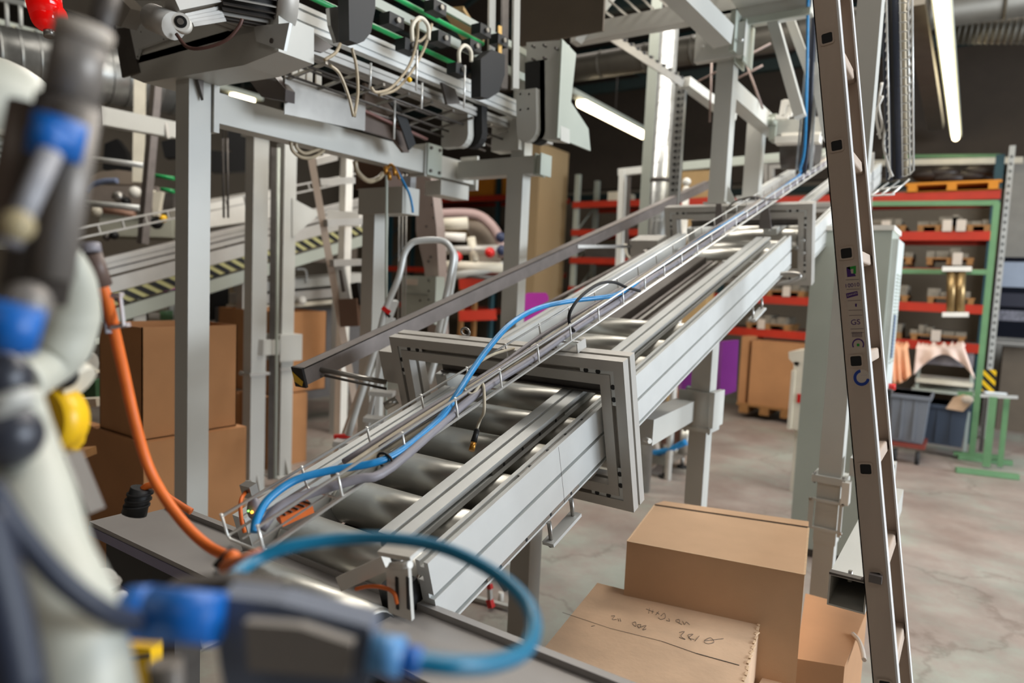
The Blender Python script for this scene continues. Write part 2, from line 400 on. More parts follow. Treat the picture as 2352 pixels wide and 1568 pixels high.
# slot nut bars with threaded holes
def nutbar(parent, c0, c1, nrm, w, holes, hr=.005):
    """flat bar from c0 to c1, normal nrm, width w"""
    d = _n(c1-c0); s_ = _n(d.cross(nrm))*(w/2); n_ = nrm*.003
    mb = MB(); mb.hexa([c0-s_-n_, c0+s_-n_, c1+s_-n_, c1-s_-n_, c0-s_+n_, c0+s_+n_, c1+s_+n_, c1-s_+n_])
    o = mb.build('slot_nut_bar', STEEL, parent)
    for h in holes:
        q = c0+(c1-c0)*h; MB().cyl(q+nrm*.0025, q+nrm*.0038, hr, n=12).build('threaded_hole', BLACK, o)
nutbar(conv, G(-.108, -.415, -.168), G(-.108, .0, -.168), AN, .0135, (.12, .34, .58, .82))
nutbar(conv, G(-.203, -.41, -.183), G(-.203, -.02, -.183), AX, .0125, (.14, .38, .62, .86))
nutbar(conv, G(-.0935, -.62, -.334), G(-.0935, -.16, -.334), AX, .010, (.12, .38, .65, .9))
# scribed joint line on side beam
MB().gbox(-.0905, -.0898, -.247, -.2455, -.340, -.165).build('joint_line', DSTEEL, conv)
# rollers
ru = [-.93, -.745, -.56, -.375, -.19, -.005, .18, .365, .55, .74, .96]
for i, u in enumerate(ru+[2.36, 2.56, 2.9, 3.1, 3.3]):
    r = .063; w = -.275
    v0 = -.63 if u < 0 else -.73
    m = MB()
    # slightly crowned ends
    m.cyl(G(v0+.02, u, w), G(-.150, u, w), r, n=40)
    m.cyl(G(v0, u, w), G(v0+.02, u, w), r*.86, r, n=40); m.cyl(G(-.150, u, w), G(-.143, u, w), r, r*.9, n=40)
    o = m.build('roller', ROLL, conv)
    MB().cyl(G(-.143, u, w), G(-.138, u, w), r*.88, n=24).build('end_cap', BLACK, o)
    MB().cyl(G(-.150, u, w), G(-.12, u, w), .010, n=10).build('shaft', STEEL, o)
    MB().gbox(-.20, -.128, u+.085, u+.087, -.262, -.225).build('bearing_plate', STEEL, o)
# dark centre belt cover and long rails beyond the rollers
gp = MB().gbox(-.70, -.52, 1.03, 2.25, -.30, -.24); gp.build('belt_cover', DSTEEL, conv)
for v, c in ((-.50, RAILD), (-.465, STEEL), (-.42, RAILD)):
    MB().gbox(v, v+.018, 1.02, 2.25, -.30, -.265).build('drive_rail', c, conv)
MB().gbox(-.42, -.13, 2.22, 2.25, -.33, -.26).build('cross_member', PAINT, conv)
# underside pan seen between the rollers
MB().gbox(-.63, -.13, -.98, 1.03, -.352, -.346).build('bottom_pan', DSTEEL, conv)
# portal frames
def portal(u0, V0=-.92, V1=0.0, W0=-.50, W1=0.0, t=.080, D=.080, m=ALUD, plates=True, lab=None):
    fr = thing('portal_frame', (0, 0, 0), '', ''); del fr['label']; del fr['category']
    fr.parent = conv; fr.location = -Vector(conv.location)+Vector(conv.location)
    sec = slotrect(D, t, T=(D/2,), R=(t/2,), B=(D/2,), L=(t/2,), sw=.014, sd=.018)   # x: depth along u, y: 0 outer .. t inner
    cs = [((V0, W0), (1, 1)), ((V1, W0), (-1, 1)), ((V1, W1), (-1, -1)), ((V0, W1), (1, -1))]
    names = ['frame_bar']*4
    for k in range(4):
        (c, dc), (e, de) = cs[k], cs[(k+1) % 4]
        A = [G(c[0]+dc[0]*y, u0+x, c[1]+dc[1]*y) for x, y in sec]; B = [G(e[0]+de[0]*y, u0+x, e[1]+de[1]*y) for x, y in sec]
        mb = MB(); a = [mb.bm.verts.new(p) for p in A]; b = [mb.bm.verts.new(p) for p in B]; n = len(a)
        mb.bm.faces.new(a); mb.bm.faces.new(b[::-1])
        for i in range(n): mb.bm.faces.new((a[i], a[(i+1) % n], b[(i+1) % n], b[i]))
        mb.build('frame_bar', m, fr)
    if plates:
        h = t/2
        for (c, dc) in cs:
            cx_, cw = c[0]+dc[0]*h, c[1]+dc[1]*h
            mb = MB(); q = u0+.004
            mb.gbox(cx_-dc[0]*.005, cx_+dc[0]*.105, q, q+.004, cw-.0065, cw+.0065)
            mb.gbox(cx_-.0065, cx_+.0065, q, q+.004, cw+dc[1]*.0052, cw+dc[1]*.105)
            mb.build('corner_connector', ALU, fr)
            for s_ in (.045, .085):
                MB().cyl(G(cx_+dc[0]*s_, q-.002, cw), G(cx_+dc[0]*s_, q+.002, cw), .0078, n=14).build('set_screw', BLACK, fr)
                MB().cyl(G(cx_, q-.002, cw+dc[1]*s_), G(cx_, q+.002, cw+dc[1]*s_), .0078, n=14).build('set_screw', BLACK, fr)
    if lab: fr['label'] = lab
    return fr
portal(0.0, lab='nearer square aluminium frame around the conveyor')
portal(2.58, V0=-.90, W0=-.49, m=ALUD, lab='farther square aluminium frame around the conveyor')
portal(5.0, V0=-.90, W0=-.49, plates=False)
# cross rails on the rollers inside each frame
def crossrail(u, w, v0, v1):
    m = MB(); m.gbox(v0, v1, u, u+.034, w, w+.006); m.gbox(v0, v1, u, u+.034, w+.034, w+.040); m.gbox(v0, v1, u+.013, u+.021, w+.006, w+.034)
    m.build('cross_rail', DSTEEL, conv)
    m = MB(); m.gbox(v0, v1+.03, u+.05, u+.085, w+.01, w+.05); m.build('cross_rail', RAILD, conv)
crossrail(.10, -.160, -.79, -.135)
crossrail(2.75, -.160, -.79, -.10)
# lower clamp plates with bolts below the side beam
def clamp(u, v, w, L=.16):
    m = MB(); m.gbox(v-.018, v+.018, u, u+L, w-.010, w); m.bevel(.006, 2)
    o = m.build('clamp_plate', ALU, conv)
    for q in (u+.018, u+L-.018):
        MB().cyl(G(v, q, w-.02), G(v, q, w+.055), .0065, n=10).build('bolt', STEEL, o)
        MB().cyl(G(v, q, w-.020), G(v, q, w-.010), .011, n=6).build('nut', STEEL, o)
clamp(-.36, -.085, -.398)
clamp(1.62, -.085, -.398, .2)
# bottom bright lip and diagonal cross member inside frame
MB().gbox(-.60, -.13, -.02, .02, -.40, -.36).build('cross_member', ALUD, conv)
# oval handle under the second frame
m = MB(); c = P(1795, 640, Y=4.0)
ring = [c+Vector((math.cos(a)*.09, 0, 0))*1.0+Vector((0, math.cos(a)*.03, math.sin(a)*.028+math.cos(a)*.018)) for a in [i*math.pi/8 for i in range(16)]]
m.tube(ring, .011, n=8, k=2, closed=True); m.build('handle_loop', STEEL, conv)
for (x, y) in ((1845, 551), (1830, 568), (1846, 580)):
    p = P(x, y, u=2.575); MB().cyl(p-AY*.02, p, .012, n=8).build('bolt_head', STEEL, conv)
# dark hanging plates in front of frame 2
for (x0, y0, x1, y1) in ((1640, 468, 1662, 525), (1742, 480, 1772, 525)):
    a = P(x0, y0, u=2.5); b = P(x1, y1, u=2.5)
    vm = (UW(a)[0]+UW(b)[0])/2; hw = abs(UW(a)[0]-UW(b)[0])/2; wt = UW(a)[2]; wb = UW(b)[2]
    MB().prism([G(vm-hw*.6, 2.5, wt), G(vm+hw*.6, 2.5, wt), G(vm+hw, 2.5, wb), G(vm-hw, 2.5, wb)], AY*.01).build('hanging_plate', RAILD, conv)
# end bracket: arm, slotted angle plate and bolts
BRK = mat('bracket_cream_grey', sr(214, 212, 205), .45)
br = [(872, 1272), (884, 1262), (930, 1268), (944, 1283), (950, 1412), (897, 1392), (893, 1300)]
Lp = [P(x, y, u=-.93) for x, y in ((893, 1297), (944, 1297), (952, 1420), (899, 1400))]
m = MB(); m.prism(Lp, -AY*.008); pl_ = m.build('bracket_plate', BRK, conv)
m = MB(); t4 = [P(868, 1272, u=-.93), P(944, 1292, u=-.93)]
m.prism([t4[0]-AN*.004, t4[1]+AN*.002, t4[1]+AY*.05+AN*.002, t4[0]+AY*.05-AN*.004], AN*.010).bevel(.003, 2); m.build('bracket_plate', BRK, conv)
MB().cyl(P(893, 1297, u=-.934)+AX*.006, P(944, 1297, u=-.934)-AX*.002, .007, n=14).build('bent_edge', BRK, conv)
for x in (911, 936):
    t_ = P(x, 1326, u=-.9395); bt = P(x+2, 1398, u=-.9395)
    MB().bar(t_, bt, .006, .003, up=AY).build('slot', BLACK, pl_)
MB().bar(P(785, 1338, u=-.94), P(890, 1290, u=-.91), .020, .030).build('cross_bar', BRK, conv)
for x, y in ((883, 1285), (909, 1268)):
    c = P(x, y, u=-.885)
    o = MB().cyl(c-AN*.016, c, .0095, n=18).build('bolt', STEEL, conv)
    MB().cyl(c, c+AN*.0008, .0045, n=6).build('hex_socket', BLACK, o)
    MB().cyl(c-AN*.019, c-AN*.015, .013, n=18).build('washer', STEEL, o)
# black parts behind the open profile end
MB().gbox(-.19, -.13, -.86, -.80, -.34, -.21).build('drive_housing', BLACK, conv)
MB().gbox(-.60, -.135, -.985, -.955, -.34, -.30).build('end_plate', PAINT, conv)
# left side bracket box with rod to dark rail
m = MB(); m.gbox(-1.02, -.925, .03, .13, -.20, -.075); m.build('rail_bracket', ALUD, conv)
a = G(-1.19, -.075, -.10); b = G(-1.0, -.02, -.11)
MB().cyl(P(735, 848, v=-1.17), P(888, 878, v=-.99), .010, n=12).build('support_rod', STEEL, conv)
MB().cyl(P(735, 1000, v=-1.17) if False else P(745, 862, v=-1.15), P(888, 893, v=-.99), .005, n=8).build('support_rod', DSTEEL, conv)
a = P(912, 918, v=-.93); b = P(884, 933, v=-.96)
o = MB().cyl(a, b, .016, n=20).build('spindle', ROLL, conv)
MB().cyl(b, b+(b-a)*.02, .010, n=16).build('bore', BLACK, o)
m = MB(); c = P(1069, 762, u=.09)
m.tube([c+AX*math.cos(a_)*.018+AN*math.sin(a_)*.014 for a_ in [i*math.pi/6 for i in range(12)]], .004, n=6, k=2, closed=True); m.build('eye_ring', STEEL, conv)
# middle bracket box and rods to rail farther up (around 1470,560)
m = MB(); a = P(1462, 552, v=-1.0); u_, w_ = UW(a)[1], UW(a)[2]
m.gbox(-1.05, -.86, u_, u_+.16, w_-.16, w_); m.build('rail_bracket', ALUD, conv)
MB().bar(P(1325, 566, v=-1.17), P(1462, 566, v=-1.03), .02, .02).build('support_rod', STEEL, conv)
MB().cyl(P(1165, 745, v=-.98), P(1478, 582, v=-.92), .010, n=10).build('support_rod', RAILD, conv)
MB().cyl(P(1478, 583, v=-.92), P(1490, 577, v=-.92), .02, n=14).build('spindle', STEEL, conv)

# dark handrail-like channel left of the conveyor
gz = thing('guard_channel', tuple(G(-1.2, -.2, -.14)), 'long dull steel channel running up left of the roller conveyor', 'guard rail')
m = MB()
for q in ((-1.225, -1.221, -.135, -.070), (-1.225, -1.165, -.074, -.070), (-1.169, -1.165, -.135, -.070)):
    m.gbox(q[0], q[1], -.205, 4.3, q[2], q[3])
m.build('channel', RAILD, gz)
m = MB(); m.gbox(-1.225, -1.165, -.215, -.205, -.145, -.068); m.build('end_cap', BLACK, gz)
m = MB(); q = -.2156
m.prism([G(-1.222, q, -.085), G(-1.222, q, -.125), G(-1.185, q, -.14), G(-1.172, q, -.12)], -AY*.0008); m.build('yellow_sticker', YELLOW, gz)

# ================================================================ CABLE TRAY ON THE CONVEYOR
tray = thing('wire_cable_tray', tuple(G(-.25, -1.08, .03)), 'bright wire mesh cable tray along the top of the roller conveyor', 'cable tray')
UE = 4.9
for v, w, r in ((-.19, .082, .0033), (-.30, .075, .0031), (-.19, .032, .0036), (-.199, .030, .0031), (-.235, .028, .0022), (-.27, .028, .0022), (-.30, .032, .0030)):
    MB().tube([G(v, -1.085 if r > .0023 else -1.075, w), G(v, UE, w)], r, n=8, k=1).build('long_wire', ZINC, tray)
u = -1.085
k = 0
while u < UE:
    off = .0
    m = MB().tube([G(-.19, u, .086), G(-.191, u, .034), G(-.197, u, .026), G(-.293, u, .026), G(-.299, u, .034), G(-.30, u, .080)], .0029, n=6, k=1)
    m.build('cross_wire', ZINC, tray); u += .1885
# tray bracket on the frame top
m = MB(); a, b = .03, .085
m.gbox(-.235, -.165, a, b, .0, .003); m.gbox(-.238, -.235, a, b, .0, .03); m.gbox(-.165, -.162, a, b, .0, .03)
m.build('tray_bracket', ALUD, tray)
MB().gbox(-.185, -.165, .045, .055, .028, .031).build('hook_tab', ZINC, tray)
# cables lying in the tray
def cable(name, pts, r, m, label, k=6, n=10, cat='cable', group=None):
    return MB().tube(pts, r, n=n, k=k).build(name, m, label=label, cat=cat, group=group)
def pw(l): return [P(x, y, w=w) for x, y, w in l]
cable('blue_hose', pw([(584, 1222, .035), (590, 1192, .05), (618, 1145, .065), (680, 1102, .07), (760, 1080, .062), (850, 1065, .055), (905, 1045, .05),
      (965, 1002, .048), (1015, 955, .055), (1050, 905, .075), (1085, 850, .095), (1125, 795, .12), (1175, 742, .14), (1235, 708, .13), (1310, 691, .105), (1400, 680, .075), (1440, 664, .06)])
      + [G(-.235, .75, .05), G(-.24, 1.2, .055), G(-.23, 1.8, .06), G(-.24, 2.4, .05), G(-.23, 3.0, .06), G(-.235, 3.4, .07)]+[P(1838, 388, v=-.20), P(1848, 340, v=-.16), P(1853, 200, v=-.13), P(1856, -20, v=-.13)], .0082, BLUE,
      'glossy blue air hose arching over the wire cable tray and frame', cat='hose', k=8, n=14)
for i, (v, w, r, mt, lb) in enumerate(((-.215, .041, .010, GREYC, 'thick grey cable lying along right side of the wire tray'),
        (-.24, .038, .008, TANC, 'tan cable in the middle of the wire cable tray'),
        (-.262, .039, .008, TANC, 'second tan cable nearer the left of the wire tray'),
        (-.283, .038, .007, GREYC, 'grey cable along left side wires of the tray'),
        (-.228, .055, .006, GREYC, 'thin grey cable lying on top of the tray bundle'))):
    pts = []
    u = -.98+.06*i
    rnd = random.Random(i)
    while u < 4.6:
        pts.append(G(v+rnd.uniform(-.008, .008), u, w+rnd.uniform(0, .006))); u += .28
    if i == 0: pts = pw([(600, 1215, .03), (640, 1165, .05), (720, 1130, .05), (820, 1100, .05), (900, 1072, .04)])+pts[2:]
    cable('tray_cable', pts, r, mt, lb, k=5)
cable('sensor_cable', pw([(1180, 800, .05), (1130, 815, .085), (1085, 845, .09), (1062, 885, .07), (1085, 905, .05), (1108, 880, .06), (1112, 940, .02), (1102, 965, -.03), (1095, 985, -.05)]),
      .0042, TANC, 'thin tan sensor cable looping out and hanging over the rollers', k=8)
t = thing('cable_connector', tuple(P(1085, 1030, w=-.08)), 'small black round connector hanging above the rollers', 'connector')
a = P(1096, 985, w=-.05); b = P(1088, 1015, w=-.075); c = P(1083, 1035, w=-.09)
MB().cyl(a, b, .006, .0085, n=14).build('grip', BLACK, t)
for k in range(3):
    q = a+(b-a)*(.08+k*.1); MB().cyl(q, q+(b-a)*.05, .0075, n=12).build('ridge', BLACK, t)
MB().cyl(b, c, .0078, n=16).build('metal_nut', BRASS, t)
cable('black_cable', pw([(1318, 760, .05), (1308, 742, .06), (1310, 715, .10), (1335, 680, .13), (1375, 652, .13), (1410, 648, .11), (1440, 660, .08), (1470, 668, .05)]),
      .0052, RUBBER, 'thin black cable looping above the tray beside the blue hose', k=6)
cable('thin_black_cable', pw([(1668, 480, .05), (1690, 462, .09), (1730, 452, .11), (1765, 458, .08), (1790, 456, .05)]), .005, DSTEEL, 'small dark cable loop over the tray at the far frame')
t = thing('cable_tie', tuple(P(893, 1060, w=.04)), 'black cable tie around blue hose at lower end of tray', 'cable tie')
c = P(885, 1058, w=.045)
MB().tube([c+AX*math.cos(a_)*.022+AN*math.sin(a_)*.018 for a_ in [i*math.pi/8 for i in range(16)]], .003, n=6, k=2, closed=True).build('band', BLACK, t)
q = P(900, 1072, w=.04); MB().ball(q, .008, n=8).build('lock', BLACK, t)
# junction items at tray end
t = thing('terminal_block', tuple(P(640, 1185, w=.02)), 'orange terminal block under the lower end of the wire tray', 'terminal block')
a = P(640, 1192, w=.0); b = P(712, 1160, w=.0)
MB().bar(a, b, .035, .02, up=AN).build('body', ORANGE, t)
for k in range(5):
    q = a+(b-a)*(k+.5)/5; MB().bar(q-AX*.016+AN*.011, q+AX*.016+AN*.011, .003, .003).build('slot', DSTEEL, t)
MB().bar(P(655, 1215, w=-.03), P(712, 1172, w=-.03), .05, .004, up=AN).build('base_plate', STEEL, t)
t = thing('sensor_unit', tuple(P(580, 1165, w=-.05)), 'small grey sensor with green and orange lights left of tray end', 'sensor')
c = P(584, 1168, w=-.03)
MB().ball(c, .018, (1, .8, 1.4), n=12).build('body', GREYC, t)
r_ = -CW
MB().ball(P(577, 1171, w=-.03)+r_*.016+Vector((0, 0, .002)), .0022, n=8).build('green_light', LEDG, t)
MB().ball(P(586, 1171, w=-.03)+r_*.018, .0035, n=8).build('orange_light', LEDO, t)
t = thing('plug_connector', tuple(P(572, 1128, w=0)), 'clear plastic plug on the orange wire loop left of the tray', 'plug')
a = P(562, 1122, w=0.0); b = P(585, 1128, w=0.0)
MB().bar(a, b, .02, .03, up=AN).build('body', STEEL, t)
MB().bar(P(570, 1108, w=0), P(573, 1118, w=0), .012, .012).build('latch', STEEL, t)
cable('orange_wire', [P(x, y, w=w) for x, y, w in ((564, 1130, 0), (553, 1150, 0), (554, 1190, -.02), (562, 1222, -.05))], .0042, ORANGE, 'short orange wire loop hanging left of the tray end')
cable('orange_wire', [P(x, y, u=-.95) for x, y in ((818, 1352), (850, 1346), (885, 1350), (905, 1362), (912, 1385))], .004, ORANGE, 'orange wire curving beneath the slotted end bracket')
# ================================================================ STEEL FRAMEWORK
def solve(fn, target, lo, hi):
    for _ in range(50):
        m_ = (lo+hi)/2
        if (fn(m_)-target)*(fn(lo)-target) <= 0: hi = m_
        else: lo = m_
    return (lo+hi)/2
def px(p):
    d = Vector(p)-C0; w = d.dot(CW); return (1176+FPX*d.dot(CR)/w, 784-FPX*d.dot(CU)/w)
def postbox(x, y, z0, z1, sx=.1, sy=.1):
    return MB().box(x-sx, x, y, y+sy, z0, z1).bevel(.006, 2)
def baseplate(parent, x, y, sx=.1, sy=.1, gus=True, z=0.0):
    MB().box(x-sx-.05, x+.05, y-.05, y+sy+.05, z, z+.012).build('base_plate', PAINT, parent)
    if gus:
        for s_ in (0, 1):
            X0 = x if s_ else x-sx
            dx = .05 if s_ else -.05
            MB().prism([(X0, y+sy/2-.004, z+.012), (X0+dx, y+sy/2-.004, z+.012), (X0, y+sy/2-.004, z+.16)], (0, .008, 0)).build('gusset', PAINT, parent)
def clampring(parent, x, y, z, sx=.1, sy=.1, h=.02, m=None):
    mb = MB(); mb.box(x-sx-.022, x+.022, y-.022, y+sy+.022, z, z+h); mb.bevel(.004, 1)
    o = mb.build('clamp_plate', m or ALUD, parent)
    for dx, dy in ((-sx-.012, -.012), (.012, -.012)):
        MB().cyl((x+dx, y+dy, z-.008), (x+dx, y+dy, z+h+.012), .006, n=8).build('bolt', STEEL, o)

# ---- left gantry: post A with long beam
gan = thing('gantry_stand', (-2.84, 1.7, 0), 'tall grey square post with long beam to its right, behind orange cable', 'steel frame')
postbox(-2.79, 1.65, 0, 2.62).build('post', PAINT, gan)
baseplate(gan, -2.79, 1.65)
# beam along Y at face X=-2.79
MB().box(-2.89, -2.79, 1.78, 3.12, 2.345, 2.475).bevel(.006, 2).build('beam', PAINT, gan)
MB().box(-2.90, -2.775, 1.755, 1.78, 2.30, 2.50).build('end_plate', PAINT, gan)
o = MB().box(-2.905, -2.775, 3.12, 3.135, 2.325, 2.515).build('end_plate', PAINT, gan)
o = MB().box(-2.79, -2.765, 3.13, 3.26, 2.335, 2.52).bevel(.006, 1).build('splice_plate', PAINTG, gan)
for y, z in ((3.155, 2.36), (3.155, 2.495), (3.235, 2.36), (3.235, 2.495)):
    MB().cyl((-2.765, y, z), (-2.755, y, z), .010, n=8).build('bolt', DSTEEL, o)
MB().box(-2.89, -2.79, 3.13, 3.62, 2.345, 2.475).build('beam', PAINT, gan)
MB().box(-2.91, -2.77, 3.62, 3.64, 2.31, 2.53).build('end_plate', PAINT, gan)
MB().box(-2.93, -2.80, 3.30, 3.58, 2.24, 2.33).build('bracket', PAINT, gan)
# crossbeam towards post E (along X)
yE = 3.42
x1 = P(1228, 380, Y=yE).x
z0, z1 = P(1160, 402, Y=yE).z, P(1160, 362, Y=yE).z
MB().box(-2.77, x1, yE, yE+.1, z0, z1).bevel(.005, 1).build('cross_beam', PAINT, gan)
m = MB(); m.box(x1, x1+.008, yE-.01, yE+.11, z0-.01, z1+.01); m.box(x1+.04, x1+.048, yE-.01, yE+.11, z0-.01, z1+.01); m.box(x1+.008, x1+.04, yE, yE+.008, z0, z1)
m.build('end_clamp', PAINTG, gan)
# post E below
xE = P(1192, 600, Y=yE).x
postbox(xE, yE, 0, z0, .115, .085).build('post', PAINT, gan)
postbox(xE-.01, yE+.02, z1, 3.1, .095, .085).build('post', PAINT, gan)
baseplate(gan, xE, yE, .115, .085)
# gusset triangles on post A and transverse housing
MB().box(-3.20, -2.30, 1.62, 1.80, 2.60, 2.63).build('top_plate', PAINT, gan)
MB().prism([(-2.785, 1.70, 2.60), (-2.785, 1.64, 2.60), (-2.785, 1.70, 2.42)], (.02, 0, 0)).build('gusset', DSTEEL, gan)
# far legs of the gantry (posts B, C, D)
def slimpost(xp, yp, X, Yy, z1, label, sx=.1, sy=.1, z0=0, extra=None, base=True):
    t = thing('support_post', (X-sx/2, Yy+sy/2, z0), label, 'post')
    postbox(X, Yy, z0, z1, sx, sy).build('post', PAINT, t)
    if base: baseplate(t, X, Yy, sx, sy, z=z0)
    return t
q = P(582, 1110, Z=0.0)
Bx, By = P(580, 600, d=5.1).x, P(580, 600, d=5.1).y
tB = slimpost(0, 0, Bx, By, P(590, 310, X=Bx).z, 'grey post with clamp ring between the tall post and the white post', .1, .13)
clampring(tB, Bx, By, P(590, 862, X=Bx).z, .1, .13)
MB().box(Bx-.13, Bx+.03, By-.02, By+.15, P(590, 312, X=Bx).z, P(590, 312, X=Bx).z+.02).build('top_plate', PAINT, tB)
Cx, Cy = P(650, 600, d=5.6).x, P(650, 600, d=5.6).y
tC = slimpost(0, 0, Cx, Cy, P(665, 330, X=Cx).z, 'bright grey post with clamp box and gusseted base, right of the cardboard boxes', .1, .12)
zc = P(655, 795, X=Cx).z
MB().box(Cx-.14, Cx+.05, Cy-.05, Cy+.17, zc-.12, zc+.1).bevel(.01, 1).build('clamp_box', PAINT, tC)
clampring(tC, Cx, Cy, P(655, 850, X=Cx).z, .1, .12)
MB().bar((Bx+.005, By+.06, P(600, 797, X=Bx).z), (Cx-.06, Cy+.03, zc-.01), .07, .12).build('tie_beam', PAINT, tC)
# perforated side strip and pipes beside post C
MB().bar(P(630, 340, d=5.5), P(622, 1100, d=5.5), .05, .03).build('cable_duct', DSTEEL, tC)
MB().cyl(P(640, 340, d=5.4), P(632, 1100, d=5.4), .012, n=8).build('conduit', PAINTG, tC)
MB().prism([P(670, 455, X=Cx+.001), P(735, 490, X=Cx+.001), P(670, 545, X=Cx+.001)], (.01, 0, 0)).build('gusset', PAINT, tC)
xD, yD = P(855, 700, d=4.1).x, P(855, 700, d=4.1).y
tD = slimpost(0, 0, xD, yD, P(860, 490, X=xD).z, 'grey post under the motor box, left of the looped step ladder', .1, .115)
m = MB(); zz0, zz1 = P(860, 492, X=xD).z, P(860, 432, X=xD).z
m.box(xD-.12, xD+.24, yD-.02, yD+.12, zz0, zz1).build('head_plate', PAINT, tD)
MB().box(xD-.17, xD+.10, yD, yD+.12, zz1, zz1+.22).bevel(.01, 1).build('motor_box', mat('brown_motor', sr(96, 70, 54), .5), tD)
MB().tube([P(815, 370, X=xD+.13), P(822, 395, X=xD+.13), P(845, 415, X=xD+.13), P(868, 410, X=xD+.13), P(880, 398, X=xD+.13)], .014, n=10).build('hose_loop', HOSEC, tD)
MB().cyl(P(888, 402, X=xD+.2), P(886, 1000, X=xD+.2), .008, n=8).build('conduit', PAINTG, tD)
# thin threaded rods hanging by the left beam
for i, (x, l) in enumerate(((512, 'left'), (522, 'right'))):
    MB().cyl(P(x, 318, d=5.0), P(x+2, 500, d=5.0), .008, n=8).cyl(P(x, 250, d=5.0), P(x, 318, d=5.0), .006, n=6).build('threaded_rod', DSTEEL, label='thin %s vertical rod below the long grey beam' % l, cat='rod')
# tapering sheet column with bolts (x 950-1010)
t = thing('folded_column', tuple(P(985, 800, d=4.6)), 'folded dull steel column with bolt heads behind the step ladder loop', 'column')
pts = [(955, 400), (988, 400), (1002, 520), (1008, 640), (1012, 800), (985, 800), (975, 620), (955, 530)]
MB().prism([P(x, y, Y=4.0) for x, y in pts], (0, .1, 0)).build('column', mat('column_steel', sr(150, 135, 128), .5), t)
for x, y in ((992, 440), (994, 470), (997, 500), (980, 520), (985, 600), (990, 590)):
    p = P(x, y, Y=4.0); MB().cyl(p-Vector((0, .008, 0)), p, .009, n=8).build('bolt', DSTEEL, t)
m = MB(); a = P(925, 632, Y=3.9); b = P(998, 745, Y=3.9)
m.box(a.x, b.x, 3.9, 4.0, b.z, a.z).bevel(.005, 1); o = m.build('front_box', PAINTG, t)
a = P(932, 640, Y=3.895); b = P(958, 655, Y=3.895); MB().box(a.x, b.x, 3.894, 3.9, b.z, a.z).build('warning_label', PAPER, o)
a = P(925, 674, Y=3.895); b = P(982, 677, Y=3.895); MB().box(a.x, b.x, 3.892, 3.9, b.z, a.z).build('dark_gap', BLACK, o)
for x, y in ((985, 644), (985, 668), (965, 690), (985, 688)):
    p = P(x, y, Y=3.9); MB().cyl(p-Vector((0, .006, 0)), p, .008, n=8).build('bolt', DSTEEL, o)
for x in (918, 926, 934):
    MB().cyl(P(x, 400, d=4.9), P(x-4, 760, d=4.9), .006, n=6).build('thin_rod', STEEL, t)
# white sheet with blue hose in front of post D's right
a = P(920, 405, d=4.4); b = P(950, 488, d=4.4)
m = MB(); m.box(a.x, b.x, a.y, a.y+.05, b.z, a.z); m.build('sheet_panel', mat('pale_blue_grey_sheet', sr(170, 178, 190), .4), label='pale blue-grey sheet panel behind the thin blue hose', cat='panel')
cable('thin_blue_hose', [P(x, y, d=3.9) for x, y in ((908, 385), (925, 415), (940, 445), (947, 475), (948, 488))], .007, BLUE, 'thin blue hose dropping below the long grey beam', cat='hose')
cable('brown_hose', [P(x, y, d=3.7) for x, y in ((888, 390), (898, 378), (910, 392), (918, 412))], .008, BRASS, 'brass coloured fitting and short brown hose under the beam', cat='hose')
t = thing('valve_manifold', tuple(P(895, 385, d=3.6)), 'small brass valve cluster hanging under the long grey beam', 'valve')
for k, (x, y) in enumerate(((885, 382), (893, 395), (905, 385))):
    MB().cyl(P(x, y, d=3.6), P(x+2, y+18, d=3.6), .011, n=8).build('fitting', BRASS, t)
cable('coiled_hose', [P(x, y, X=-2.82) for x, y in ((668, 325), (672, 345), (690, 360), (715, 362), (738, 350), (745, 338), (725, 345), (700, 352), (682, 340), (680, 325))], .009, HOSEC, 'coiled tan hose hanging under the left part of the long beam', cat='hose')

# ================================================================ OVERHEAD LINEAR UNIT
ov = thing('overhead_machine', (-2.3, 2.6, 2.5), 'overhead linear transport machine with twin aluminium rails, motors and hoses at top left', 'machine')
XR = -2.3
def yprofile(sec, x0, z0, y0, y1, parent, m=ALU, name='rail'):
    MB().prism([(x0+a, y0, z0+b) for a, b in sec], (0, y1-y0, 0)).build(name, m, parent)
yprofile(slotrect(.045, .09, R=(.022, .067), sw=.010, sd=.010), XR-.045, 2.68, 1.45, 3.9, ov)
yprofile(slotrect(.09, .045, R=(.022,), B=(.022, .067), sw=.010, sd=.010), XR-.16, 2.625, 1.45, 3.9, ov, ALUD)
yprofile(slotrect(.02, .04, sw=.006, sd=.004), XR-.02, 2.90, 1.4, 3.5, ov, PAINTG, 'upper_rail')
yprofile(slotrect(.02, .035, sw=.006, sd=.004), XR+.02, 3.02, 1.4, 3.5, ov, PAINTG, 'upper_rail')
for z, x in ((2.975, XR+.01), (2.86, XR-.10)):
    MB().cyl((x, 1.4, z), (x, 3.0, z), .012, n=10).build('green_guide_rod', GREENP, ov)
for z, x in ((2.60, XR-.2), (2.585, XR-.12), (2.57, XR-.26), (2.55, XR-.32)):
    MB().cyl((x, 1.9, z), (x, 3.5, z-.02), .006, n=8).build('thin_rail', DSTEEL, ov)
# secondary guide rods lattice below
for k in range(9):
    MB().bar((XR-.05, 2.0+k*.17, 2.60), (XR-.35, 2.0+k*.17, 2.56), .012, .012).build('cross_rod', STEEL, ov)
